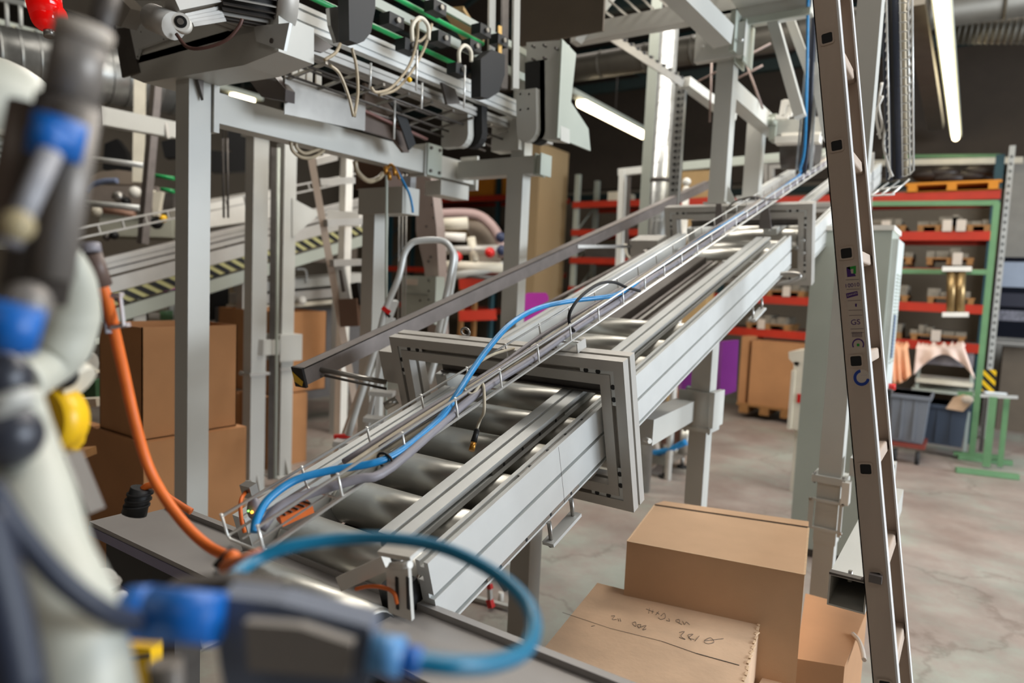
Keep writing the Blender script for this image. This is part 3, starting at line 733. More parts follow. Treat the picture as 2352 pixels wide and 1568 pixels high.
# transverse housing at post A
hs = MB()
pts = [(265, 60), (300, 178), (330, 190), (560, 150), (640, 118), (640, 30), (480, 0), (270, 0)]
hs.prism([P(x, y, Y=1.62) for x, y in pts], (0, .16, 0)); hs.build('drive_housing', PAINT, ov)
for pts, nm, mt_ in (
        ([(298, 65), (352, 48), (372, 78), (410, 78), (320, 112), (313, 135)], 'light_cover', ALU),
        ([(583, 60), (665, 52), (652, 116), (588, 95)], 'motor_foot', ALU)):
    MB().prism([P(x, y, Y=1.60) for x, y in pts], (0, .012, 0)).build(nm, mt_, ov)
o = MB().prism([P(x, y, Y=1.61) for x, y in ((262, 66), (298, 62), (318, 165), (280, 178))], (0, .01, 0)).build('dark_end_cover', DSTEEL, ov)
p = P(622, 93, Y=1.595); MB().cyl(p, p+Vector((0, .02, 0)), .009, n=10).build('bolt', DSTEEL, ov)
for x, y in ((323, 73), (375, 90), (315, 130)):
    p = P(x, y, Y=1.598); MB().cyl(p, p+Vector((0, .004, 0)), .003, n=8).build('screw', DSTEEL, ov)
# lower beam with box end and brown shaft
MB().bar(P(470, 155, d=3.3), P(632, 128, d=3.1), .10, .08).build('lower_beam', PAINTG, ov)
MB().bar(P(545, 140, d=2.95), P(615, 130, d=2.95), .07, .06).build('gear_box', PAINTW, ov)
MB().prism([P(x, y, Y=1.95) for x, y in ((558, 165), (615, 158), (656, 205), (655, 232), (600, 222))], (0, .05, 0)).build('brown_chute', mat('dark_brown_plate', sr(48, 30, 20), .5), ov)  # plain dark brown plate
# motor with fins at top
a = P(500, -32, d=2.42); b = P(622, -8, d=2.52)
mo = MB().cyl(a, b, .100, n=32).build('motor_body', BLACK, ov)
dd = _n(b-a); e1 = _n(dd.cross(Vector((0, 0, 1)))); e2 = dd.cross(e1)
for k in range(30):
    ang = 2*math.pi*k/30; off = e1*math.cos(ang)+e2*math.sin(ang)
    MB().bar(a+off*.105, b+off*.105, .004, .016, up=off).build('cooling_fin', DSTEEL if k % 3 else ALUD, mo)
m = MB(); m.cyl(b-dd*.004, b+dd*.07, .118, n=40); m.build('motor_flange', ALUD, ov)
# camera-like roller (white ring) at 415,50
p = P(415, 50, d=2.2); n_ = _n(C0-p)
n_ = _n(Vector((.75, -.62, -.1)))
o = MB().cyl(p-n_*.05, p, .028, n=24).build('guide_wheel', WHITE, ov)
MB().cyl(p, p+n_*.002, .019, n=20).build('wheel_face', BLACK, o)
MB().cyl(p+n_*.002, p+n_*.006, .010, n=16).build('wheel_hub', STEEL, o)
MB().cyl(P(350, 40, d=2.35), P(400, 60, d=2.3), .045, n=20).build('pulley_housing', ALUD, ov)
for k in range(4):
    MB().bar(P(425+k*6, 36+k*7, d=2.3), P(505+k*4, 18+k*9, d=2.4), .008, .012).build('finned_slider', STEEL, ov)
MB().bar(P(390, 10, d=2.3), P(490, -10, d=2.4), .10, .06).build('actuator_block', ALUD, ov)
MB().tube([P(x, y, d=2.3) for x, y in ((405, 78), (430, 108), (470, 110), (520, 92), (548, 62), (556, 44))], .006, n=8).build('brown_cable', mat('brown_cable', sr(78, 48, 40), .5), ov)
# black teardrop housings over the rail
def blackhousing(pts, X):
    m = MB(); m.prism([P(x, y, X=X) for x, y in pts], (.06, 0, 0)); m.bevel(.008, 2); m.build('black_cover', BLACK, ov)
blackhousing([(776, -10), (838, -10), (838, 25), (828, 80), (812, 100), (798, 106), (778, 98)], -2.15)
blackhousing([(1082, 140), (1108, 118), (1138, 130), (1138, 175), (1124, 215), (1100, 230), (1082, 225)], -2.15)
MB().prism([P(x, y, X=-2.2) for x, y in ((748, 20), (776, 16), (778, 98), (765, 100), (752, 60))], (.02, 0, 0)).build('cover_flange', STEEL, ov)
# hanging cover plates under rail
for pts, X in (([(655, 55), (690, 62), (760, 108), (735, 122), (700, 112)], -2.3), ([(1010, 190), (1040, 205), (1052, 238), (1022, 240)], -2.3)):
    MB().prism([P(x, y, X=X) for x, y in pts], (.015, 0, 0)).build('folded_guard', DSTEEL, ov)
# drop legs with belts: near one (1005-1110) and end one (1190-1345)
def drop(x0, x1, xp, ytop, ybot, Y, nm):
    pass
Yd = 3.05
a = P(1006, 242, Y=Yd); b = P(1045, 332, Y=Yd)
m = MB(); m.box(a.x, P(1090, 300, Y=Yd).x, Yd+.04, Yd+.10, b.z, a.z); m.build('drop_plate', PAINT, ov)
def stadium(x, ytop, ybot, w, Y, th, name, mt_):
    c = P(x, ybot, Y=Y); t_ = P(x, ytop, Y=Y); r = abs(P(x+w/2, ybot, Y=Y).x-c.x)
    pts = [(t_.x-r, Y, t_.z), (t_.x+r, Y, t_.z)]
    for k in range(9):
        an = -math.pi*k/8; pts.append((c.x+r*math.cos(an), Y, c.z+r+r*math.sin(an)))
    m = MB(); m.prism(pts, (0, th, 0)); m.build(name, mt_, ov); return c, r
stadium(1052, 238, 338, 44, Yd-.03, .05, 'belt_arm', PAINT)
stadium(1080, 235, 340, 52, Yd+.03, .05, 'drive_belt', RUBBER)
# end bracket
Ye = 3.3
MB().prism([P(x, y, Y=Ye) for x, y in ((1209, 97), (1288, 92), (1288, 322), (1240, 318), (1240, 140), (1209, 140))], (0, .10, 0)).build('end_bracket', PAINT, ov)
yb = P(1290, 300, Y=Ye)
zt = P(1288, 95, Y=Ye).z; zb = P(1288, 318, Y=Ye).z; xb_ = P(1288, 200, Y=Ye).x
MB().prism([(xb_, Ye-.03, zt), (xb_, Ye+.13, zt-.03), (xb_, Ye+.10, zb+.22), (xb_, Ye+.32, zb+.12), (xb_, Ye+.36, zb-.0), (xb_, Ye-.03, zb)], (.012, 0, 0)).build('end_side_plate', PAINTG, ov)
for x, y in ((1222, 105), (1248, 103), (1275, 110), (1222, 135), (1248, 132), (1215, 216), (1195, 216), (1213, 250), (1195, 252)):
    p = P(x, y, Y=Ye-.05); MB().cyl(p, p+Vector((0, .03, 0)), .007, n=8).build('screw', DSTEEL, ov)
stadium(1208, 205, 326, 46, Ye-.05, .04, 'belt_arm', PAINT)
stadium(1228, 140, 330, 46, Ye+.0, .06, 'drive_belt', RUBBER)
# brown side panel beyond the end bracket with diagonal brace
m = MB(); a = P(1185, 0, Y=3.7); b = P(1345, 92, Y=3.7)
m.box(P(1190, 50, Y=3.7).x, P(1385, 50, Y=3.7).x, 3.7, 3.72, P(1250, 95, Y=3.7).z, 4.3); m.build('rear_panel', mat('brown_grey_panel', sr(84, 74, 62), .6), ov)
# sheet plate below rails, curved black guard
xs = -2.6
a = P(655, 172, X=xs); b = P(845, 235, X=xs)
MB().prism([(xs, a.y, a.z), (xs, P(840, 232, X=xs).y, a.z), (xs, P(840, 232, X=xs).y, P(838, 300, X=xs).z), (xs, a.y, P(655, 262, X=xs).z)], (-.006, 0, 0)).build('guard_sheet', STEEL, ov)
pts = [P(x, y, X=xs-.05) for x, y in ((838, 190), (870, 205), (905, 250), (932, 310), (940, 350), (928, 350), (905, 320), (838, 300))]
MB().prism(pts, (-.02, 0, 0)).build('curved_guard', mat('brown_guard', sr(92, 76, 66), .45), ov)
pts = [P(x, y, X=xs+.03) for x, y in ((866, 200), (900, 218), (935, 270), (955, 330), (940, 345), (925, 300), (905, 250))]
MB().prism(pts, (-.01, 0, 0)).build('curved_edge', BLACK, ov)
MB().bar(P(650, 170, X=-2.62), P(980, 320, X=-2.62), .02, .012).build('edge_strip', RED if False else mat('dull_red_strip', sr(120, 80, 72), .5), ov)
for k, (x, y) in enumerate(((678, 160), (695, 168), (712, 172), (733, 180))):
    p = P(x, y, X=-2.6); MB().box(p.x-.01, p.x, p.y-.015, p.y+.015, p.z-.03, p.z+.03).build('white_tab', WHITE, ov)
# rods hanging from the rail
for x, y0, y1, X in ((958, 115, 208, -2.15), (1068, 150, 248, -2.15), (970, 190, 250, -2.3), (852, 145, 205, -2.3), (907, 225, 320, -2.5)):
    MB().cyl(P(x, y0, X=X), P(x-2, y1, X=X), .005, n=8).build('hanging_rod', ZINC, ov)
for x, y in ((935, 108), (1050, 162), (1082, 108), (900, 50), (1000, 20), (1010, 90), (1105, 72), (1145, 95)):
    c = P(x, y, X=-2.2)
    o = MB().box(c.x-.03, c.x+.03, c.y-.045, c.y+.045, c.z-.025, c.z+.025).bevel(.006, 1).build('black_clamp', BLACK, ov)
    MB().cyl((c.x+.03, c.y, c.z), (c.x+.045, c.y, c.z), .012, n=8).build('clamp_screw', STEEL, o)
# white horseshoe guides
for x, y, s_ in ((965, 65, 30), (1068, 122, 22)):
    pts = [P(x-s_*.6, y+s_, X=-2.12), P(x-s_*.6, y-s_*.2, X=-2.12), P(x, y-s_*.8, X=-2.12), P(x+s_*.6, y-s_*.2, X=-2.12), P(x+s_*.65, y+s_*.9, X=-2.12)]
    MB().tube(pts, .009, n=8).build('white_horseshoe', PAINTW, ov)
# tan air hoses
for i, l in enumerate((((782, 100), (770, 122), (745, 138)), ((758, 150), (780, 170), (800, 220), (812, 268)), ((808, 110), (818, 150), (822, 210), (814, 268)),
          ((960, 40), (958, 90), (940, 150), (900, 200), (865, 212), (852, 200)), ((992, 55), (975, 110), (945, 165), (910, 205), (870, 218)), ((945, 45), (952, 85), (965, 95), (985, 70), (975, 45), (958, 55), (960, 90)))):
    MB().tube([P(x, y, X=-2.12-.01*i) for x, y in l], .0065, n=8).build('air_hose', HOSEC, ov)
# small details along far side: panels, yellow tag, vertical plates
MB().bar(P(1040, 20, d=3.6), P(1090, 95, d=3.9), .12, .02).build('tan_backplate', mat('tan_plate', sr(170, 140, 95), .6), ov)
for x in (1130, 1160, 1186):
    MB().bar(P(x, -20, d=3.7), P(x-3, 205, d=3.7), .035, .03).build('vertical_bar', PAINT if x != 1160 else DSTEEL, ov)
for x in (1148,):
    MB().bar(P(x, 60, d=3.6), P(x, 140, d=3.6), .02, .01).build('brass_strip', mat('warm_brass', sr(230, 190, 120), .3, .5), ov)  # pale warm-coloured metal strip
p = P(940, 183, d=3.0); MB().ball(p, .012, n=8).build('yellow_tag', YELLOW, ov)
# links down to frame
MB().box(-2.5, -2.3, 3.40, 3.5, 2.5, 2.70).build('mount_block', PAINT, ov)
MB().box(-2.6, -2.25, 1.66, 1.76, 2.63, 2.70).build('mount_block', PAINT, ov)
# red warning lamp at upper left
t = thing('warning_lamp', tuple(P(110, 60, d=1.6)), 'glossy red warning lamp at top left corner', 'lamp')
m = MB(); m.cyl(P(95, -25, d=1.6), P(108, 40, d=1.6), .040, .034, n=24); c = P(108, 40, d=1.6); m.ball(c, .034, n=20); m.build('dome', REDLAMP, t)
MB().cyl(P(108, 38, d=1.6), P(145, 38, d=1.6), .020, n=14).build('side_cap', REDLAMP, t)
MB().cyl(P(112, 66, d=1.6), P(114, 85, d=1.6), .012, n=12).build('threaded_stem', STEEL, t)
# hanger rods at top left
t = thing('roof_hanger', tuple(P(20, 10, d=6)), 'grey hanger bar and rods at top left corner', 'hanger')
MB().bar(P(-10, -5, d=6), P(60, 10, d=6), .04, .04).build('bar', PAINT, t)
for x in (15, 46): MB().cyl(P(x, 5, d=6), P(x+2, 62, d=6), .018, n=8).build('rod', PAINT, t)
# dull plate connecting top left housing (behind tool)
MB().prism([P(x, y, d=2.6) for x, y in ((120, -10), (270, -10), (300, 20), (278, 62), (200, 40), (120, 12))], (0.02, .05, 0)).build('cover_plate', mat('dull_grey_plate', sr(105, 98, 88), .5), label='flat grey cover plate at top left between lamp and motor', cat='plate')

# ================================================================ UPPER RIGHT FRAME
up = thing('upper_frame', (-1.3, 4.4, 2.2), 'grey square-tube tower frame standing above the far part of the conveyor', 'steel frame')
XF = -1.27; YF = 4.35
zf0 = 2.27
def zat(x, y, **k): return P(x, y, **k).z
xF = P(1675, 300, Y=YF).x
o = postbox(xF, YF, zf0, 3.46, .108, .10).build('post', PAINT, up)
MB().box(xF-.13, xF+.02, YF-.02, YF+.12, zf0, zf0+.012).build('foot_plate', PAINT, up)
MB().prism([(xF, YF+.05, zf0+.01), (xF+.06, YF+.05, zf0+.01), (xF, YF+.05, zf0+.12)], (0, .008, 0)).build('gusset', PAINT, up)
YF2 = 5.45
xF2 = P(1747, 360, Y=YF2).x
o = postbox(xF2, YF2, zat(1730, 455, Y=YF2), zat(1730, 250, Y=YF2), .12, .10).build('post', PAINT, up)
zb2 = zat(1730, 455, Y=YF2)
MB().box(xF2-.16, xF2+.03, YF2-.02, YF2+.12, zb2, zb2+.02).build('foot_plate', PAINT, up)
# Y beam from F backwards
MB().box(xF-.10, xF, YF+.10, 5.6, zat(1700, 235, X=xF), zat(1700, 191, X=xF)).bevel(.005, 1).build('long_beam', PAINT, up)
# X beams at the top
za, zb_ = zat(1450, 72, Y=YF), zat(1450, 32, Y=YF)
MB().box(P(1310, 95, Y=YF).x, xF+.0, YF, YF+.1, za, zb_).bevel(.005, 1).build('cross_beam', PAINT, up)
MB().box(P(1310, 95, Y=YF).x, xF, YF+.12, YF+.22, za+.12, za+.14).build('cable_ladder_rail', STEEL, up)
for k in range(12):
    x = -2.45+k*.1; MB().box(x, x+.01, YF-.2, YF+.22, za+.14, za+.15).build('ladder_rung', STEEL, up)
MB().box(xF, P(1862, 30, Y=YF).x, YF, YF+.1, zat(1780, 40, Y=YF), zat(1780, 5, Y=YF)).bevel(.005, 1).build('cross_beam', PAINT, up)
MB().box(xF+.04, P(1862, 30, Y=YF).x, YF-.02, YF+.0, zat(1780, 40, Y=YF)-.02, zat(1780, 40, Y=YF)+.02).build('beam_flange', PAINTG, up)
MB().box(xF, P(1885, 30, Y=YF).x, YF-.9, YF+.1, zat(1780, 5, Y=YF), zat(1780, 5, Y=YF)+.02).build('top_sheet', PAINT, up)
# diagonal brace at the left end, and the sloping beam running to top of F
MB().bar(P(1322, 90, Y=YF-.06), P(1405, -20, Y=YF-.06), .06, .10, up=(0, 1, 0)).build('brace', PAINT, up)
MB().bar(P(1545, -30, d=3.5), P(1662, 85, d=3.9), .11, .11).build('sloping_beam', PAINT, up)
# node plates
m = MB(); c = P(1660, 98, Y=YF-.04)
m.box(c.x-.17, c.x+.14, YF-.06, YF+.0, c.z-.10, c.z+.10).build('node_plate', PAINT, up)
m = MB(); m.box(xF, xF+.03, YF-.12, YF+.16, zat(1690, 130, Y=YF), zat(1690, 40, Y=YF)); m.build('side_clamp', PAINTG, up)
for (x, y) in ((1592, 82), (1642, 72), (1612, 105), (1668, 95), (1672, 50), (1660, 35), (1702, 90)):
    p = P(x, y, Y=YF-.1); MB().cyl(p, p+Vector((0, .03, 0)), .010, n=8).build('bolt', ZINC, up)
m = MB(); c0_ = P(1708, 50, Y=YF); c1_ = P(1712, 145, Y=YF)
m.box(c0_.x-.03, c0_.x-.02, YF-.05, YF+.15, c1_.z, c0_.z); m.box(c0_.x+.02, c0_.x+.03, YF-.05, YF+.15, c1_.z, c0_.z); m.build('strap_pair', PAINTG, up)
# struts
MB().bar(P(1775, 45, Y=YF+.1), P(1838, 268, Y=YF+.1), .06, .085, up=(0, 1, 0)).build('strut', PAINT, up)
MB().bar(P(1815, 45, Y=YF+.35), P(1862, 175, Y=YF+.35), .05, .06, up=(0, 1, 0)).build('strut', PAINT, up)
MB().bar(P(1870, 150, Y=YF+.4), P(1905, 320, Y=YF+.4), .06, .10, up=(0, 1, 0)).build('strut', PAINT, up)
for l in (((1602, 188), (1770, 100)), ((1712, 140), (1752, 250)), ((1752, 150), (1690, 182)), ((1635, 130), (1630, 280))):
    MB().cyl(P(*l[0], Y=YF+.6), P(*l[1], Y=YF+.6), .008, n=8).build('tie_rod', mat('rusty_pink_rod', sr(140, 120, 112), .5), up)
# node at the right end of Y beam and lower cross beam
YN = 5.3
za, zb_ = zat(1830, 306, Y=YN), zat(1830, 272, Y=YN)
MB().box(P(1768, 290, Y=YN).x, P(1925, 290, Y=YN).x, YN, YN+.1, za, zb_).build('cross_beam', PAINT, up)
MB().box(P(1770, 290, Y=YN).x, P(1785, 290, Y=YN).x, YN-.04, YN+.1, za-.04, zb_+.04).build('node_plate', PAINTG, up)
for (x, y) in ((1765, 282), (1777, 282)):
    p = P(x, y-12, Y=YN-.06); MB().cyl(p, p-Vector((0, 0, .05)), .018, n=10).build('bolt', PAINTG, up)
# white bracket and shelves on it
t = thing('white_clamp_unit', tuple(P(1812, 270, Y=YN)), 'white plastic clamp unit on the far cross beam left of the ladder', 'clamp')
a = P(1796, 262, Y=YN); b = P(1806, 232, Y=YN)
m = MB(); m.bar(P(1797, 268, Y=YN-.05), P(1803, 232, Y=YN-.05), .05, .04); m.bar(P(1800, 236, Y=YN-.05), P(1818, 236, Y=YN-.05), .04, .04); m.bar(P(1812, 268, Y=YN-.05), P(1816, 236, Y=YN-.05), .03, .04); m.build('clamp', WHITE, t)
MB().bar(P(1782, 270, Y=YN-.06), P(1812, 268, Y=YN-.06), .03, .03).build('arm', WHITE, t)
MB().bar(P(1783, 324, Y=YN-.1), P(1885, 320, Y=YN-.1), .10, .05).build('white_shelf', WHITE, label='white bar below the far cross beam, left of ladder', cat='bar')
MB().bar(P(1796, 310, Y=YN-.1), P(1885, 308, Y=YN-.1), .03, .03).build('white_bar', WHITE, label='thin white bar just above the thicker white bar, left of ladder', cat='bar')
t = thing('dark_pulley', tuple(P(1830, 345, Y=YN+.2)), 'dark round machine housing below the white bars left of the ladder', 'machine')
MB().cyl(P(1800, 350, Y=YN+.1), P(1880, 345, Y=YN+.1), .13, n=20).build('housing', DSTEEL, t)
# grey pipe rack behind posts
t = thing('pipe_frame', tuple(P(1430, 500, Y=6.6)), 'white square-tube frame behind the galvanised duct', 'pipe frame')
YP = 6.6
MB().bar(P(1432, 392, Y=YP), P(1420, 700, Y=YP), .09, .06).build('upright', PAINT, t)
MB().bar(P(1422, 396, Y=YP), P(1480, 390, Y=YP), .06, .07).build('top_bar', PAINT, t)
MB().bar(P(1565, 382, Y=YP), P(1900, 352, Y=YP), .05, .08).build('top_bar', PAINTG, t)
MB().bar(P(1445, 405, Y=YP-.05), P(1438, 560, Y=YP-.05), .04, .03).build('cable_strip', DSTEEL, t)
# post and duct
t = thing('support_post', tuple(P(1486, 560, Y=5.5)), 'tall grey post directly left of the vertical galvanised duct', 'post')
a = P(1506, 75, Y=5.5)
MB().box(P(1479, 300, Y=5.5).x, P(1501, 300, Y=5.5).x, 5.5, 5.6, 0, 4.3).build('post', PAINTG, t)
MB().box(P(1502, 300, Y=5.5).x, P(1511, 300, Y=5.5).x, 5.52, 5.6, 1.9, 4.2).build('dark_channel', DSTEEL, t)
t = thing('vertical_duct', tuple(P(1515, 560, Y=5.3)), 'vertical shiny galvanised spiral duct behind the conveyor frame', 'duct')
a = P(1531, 60, Y=5.4); rD = .075
xdu = P(1523, 300, Y=5.4).x
MB().cyl((xdu, 5.4, 0.0), (xdu, 5.4, a.z), rD, n=32).build('pipe', GALV, t)
z = 1.7
m = MB()
hel = []
while z < a.z-.05:
    for k in range(12):
        an = 2*math.pi*k/12; hel.append(Vector((xdu+math.cos(an)*(rD+.001), 5.4+math.sin(an)*(rD+.001), z+.12*k/12)))
    z += .12
m.tube(hel, .0025, n=4, k=1); m.build('spiral_seam', GALV, t)
MB().cyl((xdu, 5.4, 2.6), (xdu, 5.4, 2.63), rD+.006, n=24).build('pipe_clamp', DSTEEL, t)
t = thing('perforated_tray', tuple(P(1560, 470, Y=5.25)), 'vertical perforated cable tray right of the galvanised duct', 'cable tray')
a = P(1562, 195, Y=5.2)
xa, xb = P(1543, 330, Y=5.2).x, P(1570, 330, Y=5.2).x
MB().box(xa, xb, 5.2, 5.21, 2.3, a.z).build('back_plate', GALV, t)
MB().box(xb-.01, xb+.0, 5.16, 5.21, 2.3, a.z).build('side_flange', GALV, t)
z = 2.34
m = MB()
while z < a.z-.05:
    m.box(xa+.02, xa+.045, 5.195, 5.2, z, z+.02); m.box(xa+.06, xa+.085, 5.195, 5.2, z, z+.02); z += .05
m.build('slots', BLACK, t).__setitem__('kind', 'stuff')
t = thing('cable_ladder', tuple(P(1500, 180, X=-2.0)), 'sloping perforated cable channel crossing in front of the galvanised duct', 'cable tray')
a = P(1392, 78, Y=4.6); b = P(1570, 192, Y=5.1)
MB().bar(a, b, .012, .06).build('channel', STEEL, t)
dd = b-a
for k in range(12):
    q = a+dd*(k+.5)/12+Vector((0, 0, .035)); MB().bar(q, q+dd/30, .02, .016).build('slot', BLACK, t)
    q = a+dd*(k)/12+Vector((0, 0, .035)); MB().bar(q, q+Vector((.0, .0, .02)), .015, .015).build('tab', STEEL, t)
a = P(1572, 188, Y=5.1); b = P(1680, 268, Y=5.9)
MB().bar(a, b, .09, .07).build('box_channel', PAINT, t)

# vertical cable run right of the upper frame, feeding the tray
t = thing('vertical_cable_channel', tuple(P(1850, 400, v=-.13)), 'vertical cable channel with blue hose left of the ladder', 'cable tray')
for (x0, x1, mt_, r) in ((1862, 1829, GALV, .006), (1872, 1839, DSTEEL, .016), (1882, 1862, ALU, .009)):
    a = P(x0+4, -30, Y=4.6) ; b = P(x1, 392, Y=4.9)
    MB().bar(a, b, r*2, r*2).build('side_rail', mt_, t)
for i, x in enumerate((1870, 1875)):
    MB().tube([P(x, -30, Y=4.6), P(x-8, 150, Y=4.65), P(x-14, 280, Y=4.75), P(x-26, 400, Y=4.9)], .009, n=8).build('dark_cable', SKINB, t)

# legs and braces under the conveyor
t = thing('conveyor_stand', (-1.0, 3.35, 0), 'grey support leg with clamps and side arm between purple panel and boxes', 'leg')
xl, yl = P(1637, 800, Y=3.3).x, 3.3
zc = P(1637, 965, Y=3.3).z
postbox(xl, yl, zc, P(1640, 790, Y=yl).z+.12, .095, .10).build('post', PAINT, t)
postbox(xl-.005, yl+.005, 0, zc+.05, .088, .09).build('inner_tube', PAINT, t)
clampring(t, xl, yl, P(1620, 992, Y=yl).z, .095, .10, .022, PAINT)
zz = P(1637, 902, Y=yl).z
for q in (-.015, .10): MB().box(xl-.15, xl+.01, yl+q, yl+q+.015, zz-.20, zz).build('clamp_plate', PAINT, t)
MB().box(xl+.01, xl+.035, yl-.03, yl+.13, zz-.17, zz+.005).bevel(.008, 2).build('side_clamp', PAINT, t)
a = P(1650, 905, Y=yl-.02)
# side arm towards the camera, Y direction, low left
pa = P(1628, 935, X=xl-.06); pb = P(1482, 975, X=xl-.06)
MB().bar((xl-.12, yl+.02, zz-.10), P(1470, 990, d=2.62), .10, .10).build('side_arm', PAINT, t)
p = P(1480, 1008, d=2.5); o = MB().cyl(p, p+Vector((.03, -.02, 0)), .010, n=6).build('bolt', ZINC, t)
baseplate(t, xl, yl, .095, .10, False)
t = thing('conveyor_stand', (-1.5, 2.5, 0), 'near grey support leg under the conveyor left of the cardboard boxes', 'leg')
xl, yl = P(1215, 1300, d=3.0).x, P(1215, 1300, d=3.0).y
postbox(xl, yl, 0, 1.05, .1, .1).build('post', PAINT, t); baseplate(t, xl, yl, .1, .1, False)
MB().box(xl, xl+.4, yl, yl+.08, .98, 1.05).build('cross_bar', PAINT, t)

# tall post H with clamps and the open square tube
xh, yh = P(1944, 950, d=2.95).x, P(1944, 950, d=2.95).y
tH = thing('support_post', (xh-.05, yh+.05, 0), 'tall grey square post behind the ladder with bolted clamps near its foot', 'post')
SH = .092
postbox(xh, yh, .62, 4.2, SH, .095).build('post', PAINT, tH)
postbox(xh-.004, yh+.004, 0, .66, SH-.008, .087).build('inner_tube', PAINT, tH)
clampring(tH, xh, yh, P(1900, 1108, Y=yh).z, SH, .095, .03, PAINT)
zq0, zq1 = P(1900, 1215, Y=yh).z, P(1895, 1148, Y=yh).z
m = MB()
for z in (zq0, zq1): m.bar((xh-SH-.015, yh-.015, z), (xh+.01, yh-.015, z), .012, .012)
m.bar((xh-SH-.015, yh-.015, zq0), (xh-SH-.015, yh-.015, zq1), .02, .014); m.bar((xh+.012, yh-.01, zq0-.02), (xh+.012, yh-.01, zq1+.02), .014, .02)
m.build('clamp_frame', PAINT, tH)
MB().box(xh+.01, xh+.04, yh-.03, yh+.03, zq1+.0, zq1+.10).build('clamp_ear', WHITE, tH)
for z in (zq0, zq1):
    for x in (xh-SH-.02, xh+.02): MB().cyl((x, yh-.03, z), (x, yh-.015, z), .007, n=6).build('bolt', STEEL, tH)
# X arm from H to the right and square tube towards camera
zt1 = P(1905, 1315, d=1.95).z
A_ = P(1905, 1316, d=1.95)
tT = thing('square_tube', (A_.x+.05, A_.y+.2, A_.z-.1), 'open-ended square steel tube pointing at the viewer beside the ladder', 'tube')
x0, y0, z1 = A_.x, A_.y, A_.z
x1 = x0+.098; z0 = z1-.092; ylen = yh+.02-y0
m = MB()
tk = .0045
m.box(x0, x1, y0, y0+ylen, z1-tk, z1); m.box(x0, x1, y0, y0+ylen, z0, z0+tk); m.box(x0, x0+tk, y0, y0+ylen, z0+tk, z1-tk); m.box(x1-tk, x1, y0, y0+ylen, z0+tk, z1-tk)
m.build('tube_wall', PAINT, tT)
MB().cyl((x0+.05, y0+.03, z1-.02), (x0+.05, y0+.03, z1+.012), .006, n=10).build('bolt', STEEL, tT)
MB().box(x0-.0, x1, y0-.006, y0+.02, z1, z1+.006).build('top_strap', DSTEEL, tT)
hk = P(2012, 1328, Y=1.728)
MB().bar((x1-.01, y0+.005, z1+.003), (hk.x, 1.765, hk.z+.004), .016, .006).build('ladder_hook', DSTEEL, tT)
MB().box(hk.x-.014, hk.x+.012, 1.722, 1.737, hk.z-.010, hk.z+.008).bevel(.002, 1).build('hook_end', RAILD, tT)
MB().box(xh+.03, xh+.20, yh+.0, yh+.08, zt1+.02, zt1+.10).build('cross_arm', PAINT, tT)

# ================================================================ CONTROL CABINET
YC = 4.75
xc0, xc1 = P(1817, 1186, Y=YC).x, P(2050, 530, Y=YC).x
zc1 = P(2040, 517, Y=YC).z
t = thing('control_cabinet', ((xc0+xc1)/2, YC+.2, 0), 'tall green-grey control cabinet behind the ladder', 'cabinet')
MB().box(xc0, xc1, YC, YC+.45, 0.06, zc1-.03).bevel(.008, 2).build('body', PAINTG, t)
MB().box(xc0-.01, xc1+.01, YC-.01, YC+.46, zc1-.03, zc1).bevel(.01, 2).build('roof', WHITE, t)
MB().box(xc0+.03, xc1-.03, YC+.03, YC+.42, 0, .06).build('plinth', DSTEEL, t)
o = MB().box(xc1, xc1+.035, YC+.03, YC+.42, .1, zc1-.08).bevel(.006, 2).build('door', mat('pale_cabinet_door', sr(200, 206, 202), .45), t)
for k in range(26):
    z = zc1-.30-k*.022
    MB().box(xc1+.035, xc1+.040, YC+.10, YC+.36, z, z+.010).build('vent_slat', PAINTG, o)
MB().box(xc1+.035, xc1+.045, YC+.12, YC+.2, 1.35, 1.62).build('label_strip', mat('blue_grey_label', sr(110, 125, 150), .5), o)
p = Vector((xc1+.035, YC+.22, 1.16))
o2 = MB().cyl(p, p+Vector((.04, 0, 0)), .02, n=16).build('emergency_button', RED, o)
MB().box(xc1+.035, xc1+.06, YC+.1, YC+.17, .95, 1.15).build('black_lock', BLACK, o)

# ================================================================ VERTICAL MESH TRAY (upper right)
t = thing('wire_cable_tray', tuple(P(2060, 430, Y=4.0)), 'vertical wire mesh tray full of dark cables right of the ladder', 'cable tray')
def lerp(a, b, k): return a+(b-a)*k
TL, TR_, BL, BR_ = P(2030, -40, Y=3.7), P(2085, -40, Y=3.7), P(2040, 412, Y=4.25), P(2090, 400, Y=4.25)
side = Vector((.02, -.10, 0))
for k in range(23):
    f_ = k/22
    a = lerp(TL, BL, f_); b = lerp(TR_, BR_, f_)
    MB().tube([a+side*.8, a, b, b+side*1.2], .004, n=6, k=1).build('cross_wire', ZINC, t)
for f_ in (0, .33, .66, 1):
    MB().cyl(lerp(TL, TR_, f_), lerp(BL, BR_, f_), .004, n=6).build('long_wire', ZINC, t)
MB().cyl(TL+side*.8, BL+side*.8, .004, n=6).build('long_wire', ZINC, t); MB().cyl(TR_+side*1.2, BR_+side*1.2, .005, n=6).build('long_wire', ZINC, t)
for f_, r, mt_ in ((.12, .022, SKINB), (.32, .02, RUBBER), (.5, .022, SKINB), (.68, .014, GREYC), (.8, .013, TANC)):
    MB().cyl(lerp(TL, TR_, f_)-side*.15, lerp(BL, BR_, f_)-side*.15, r, n=10).build('thick_cable', mt_, t)
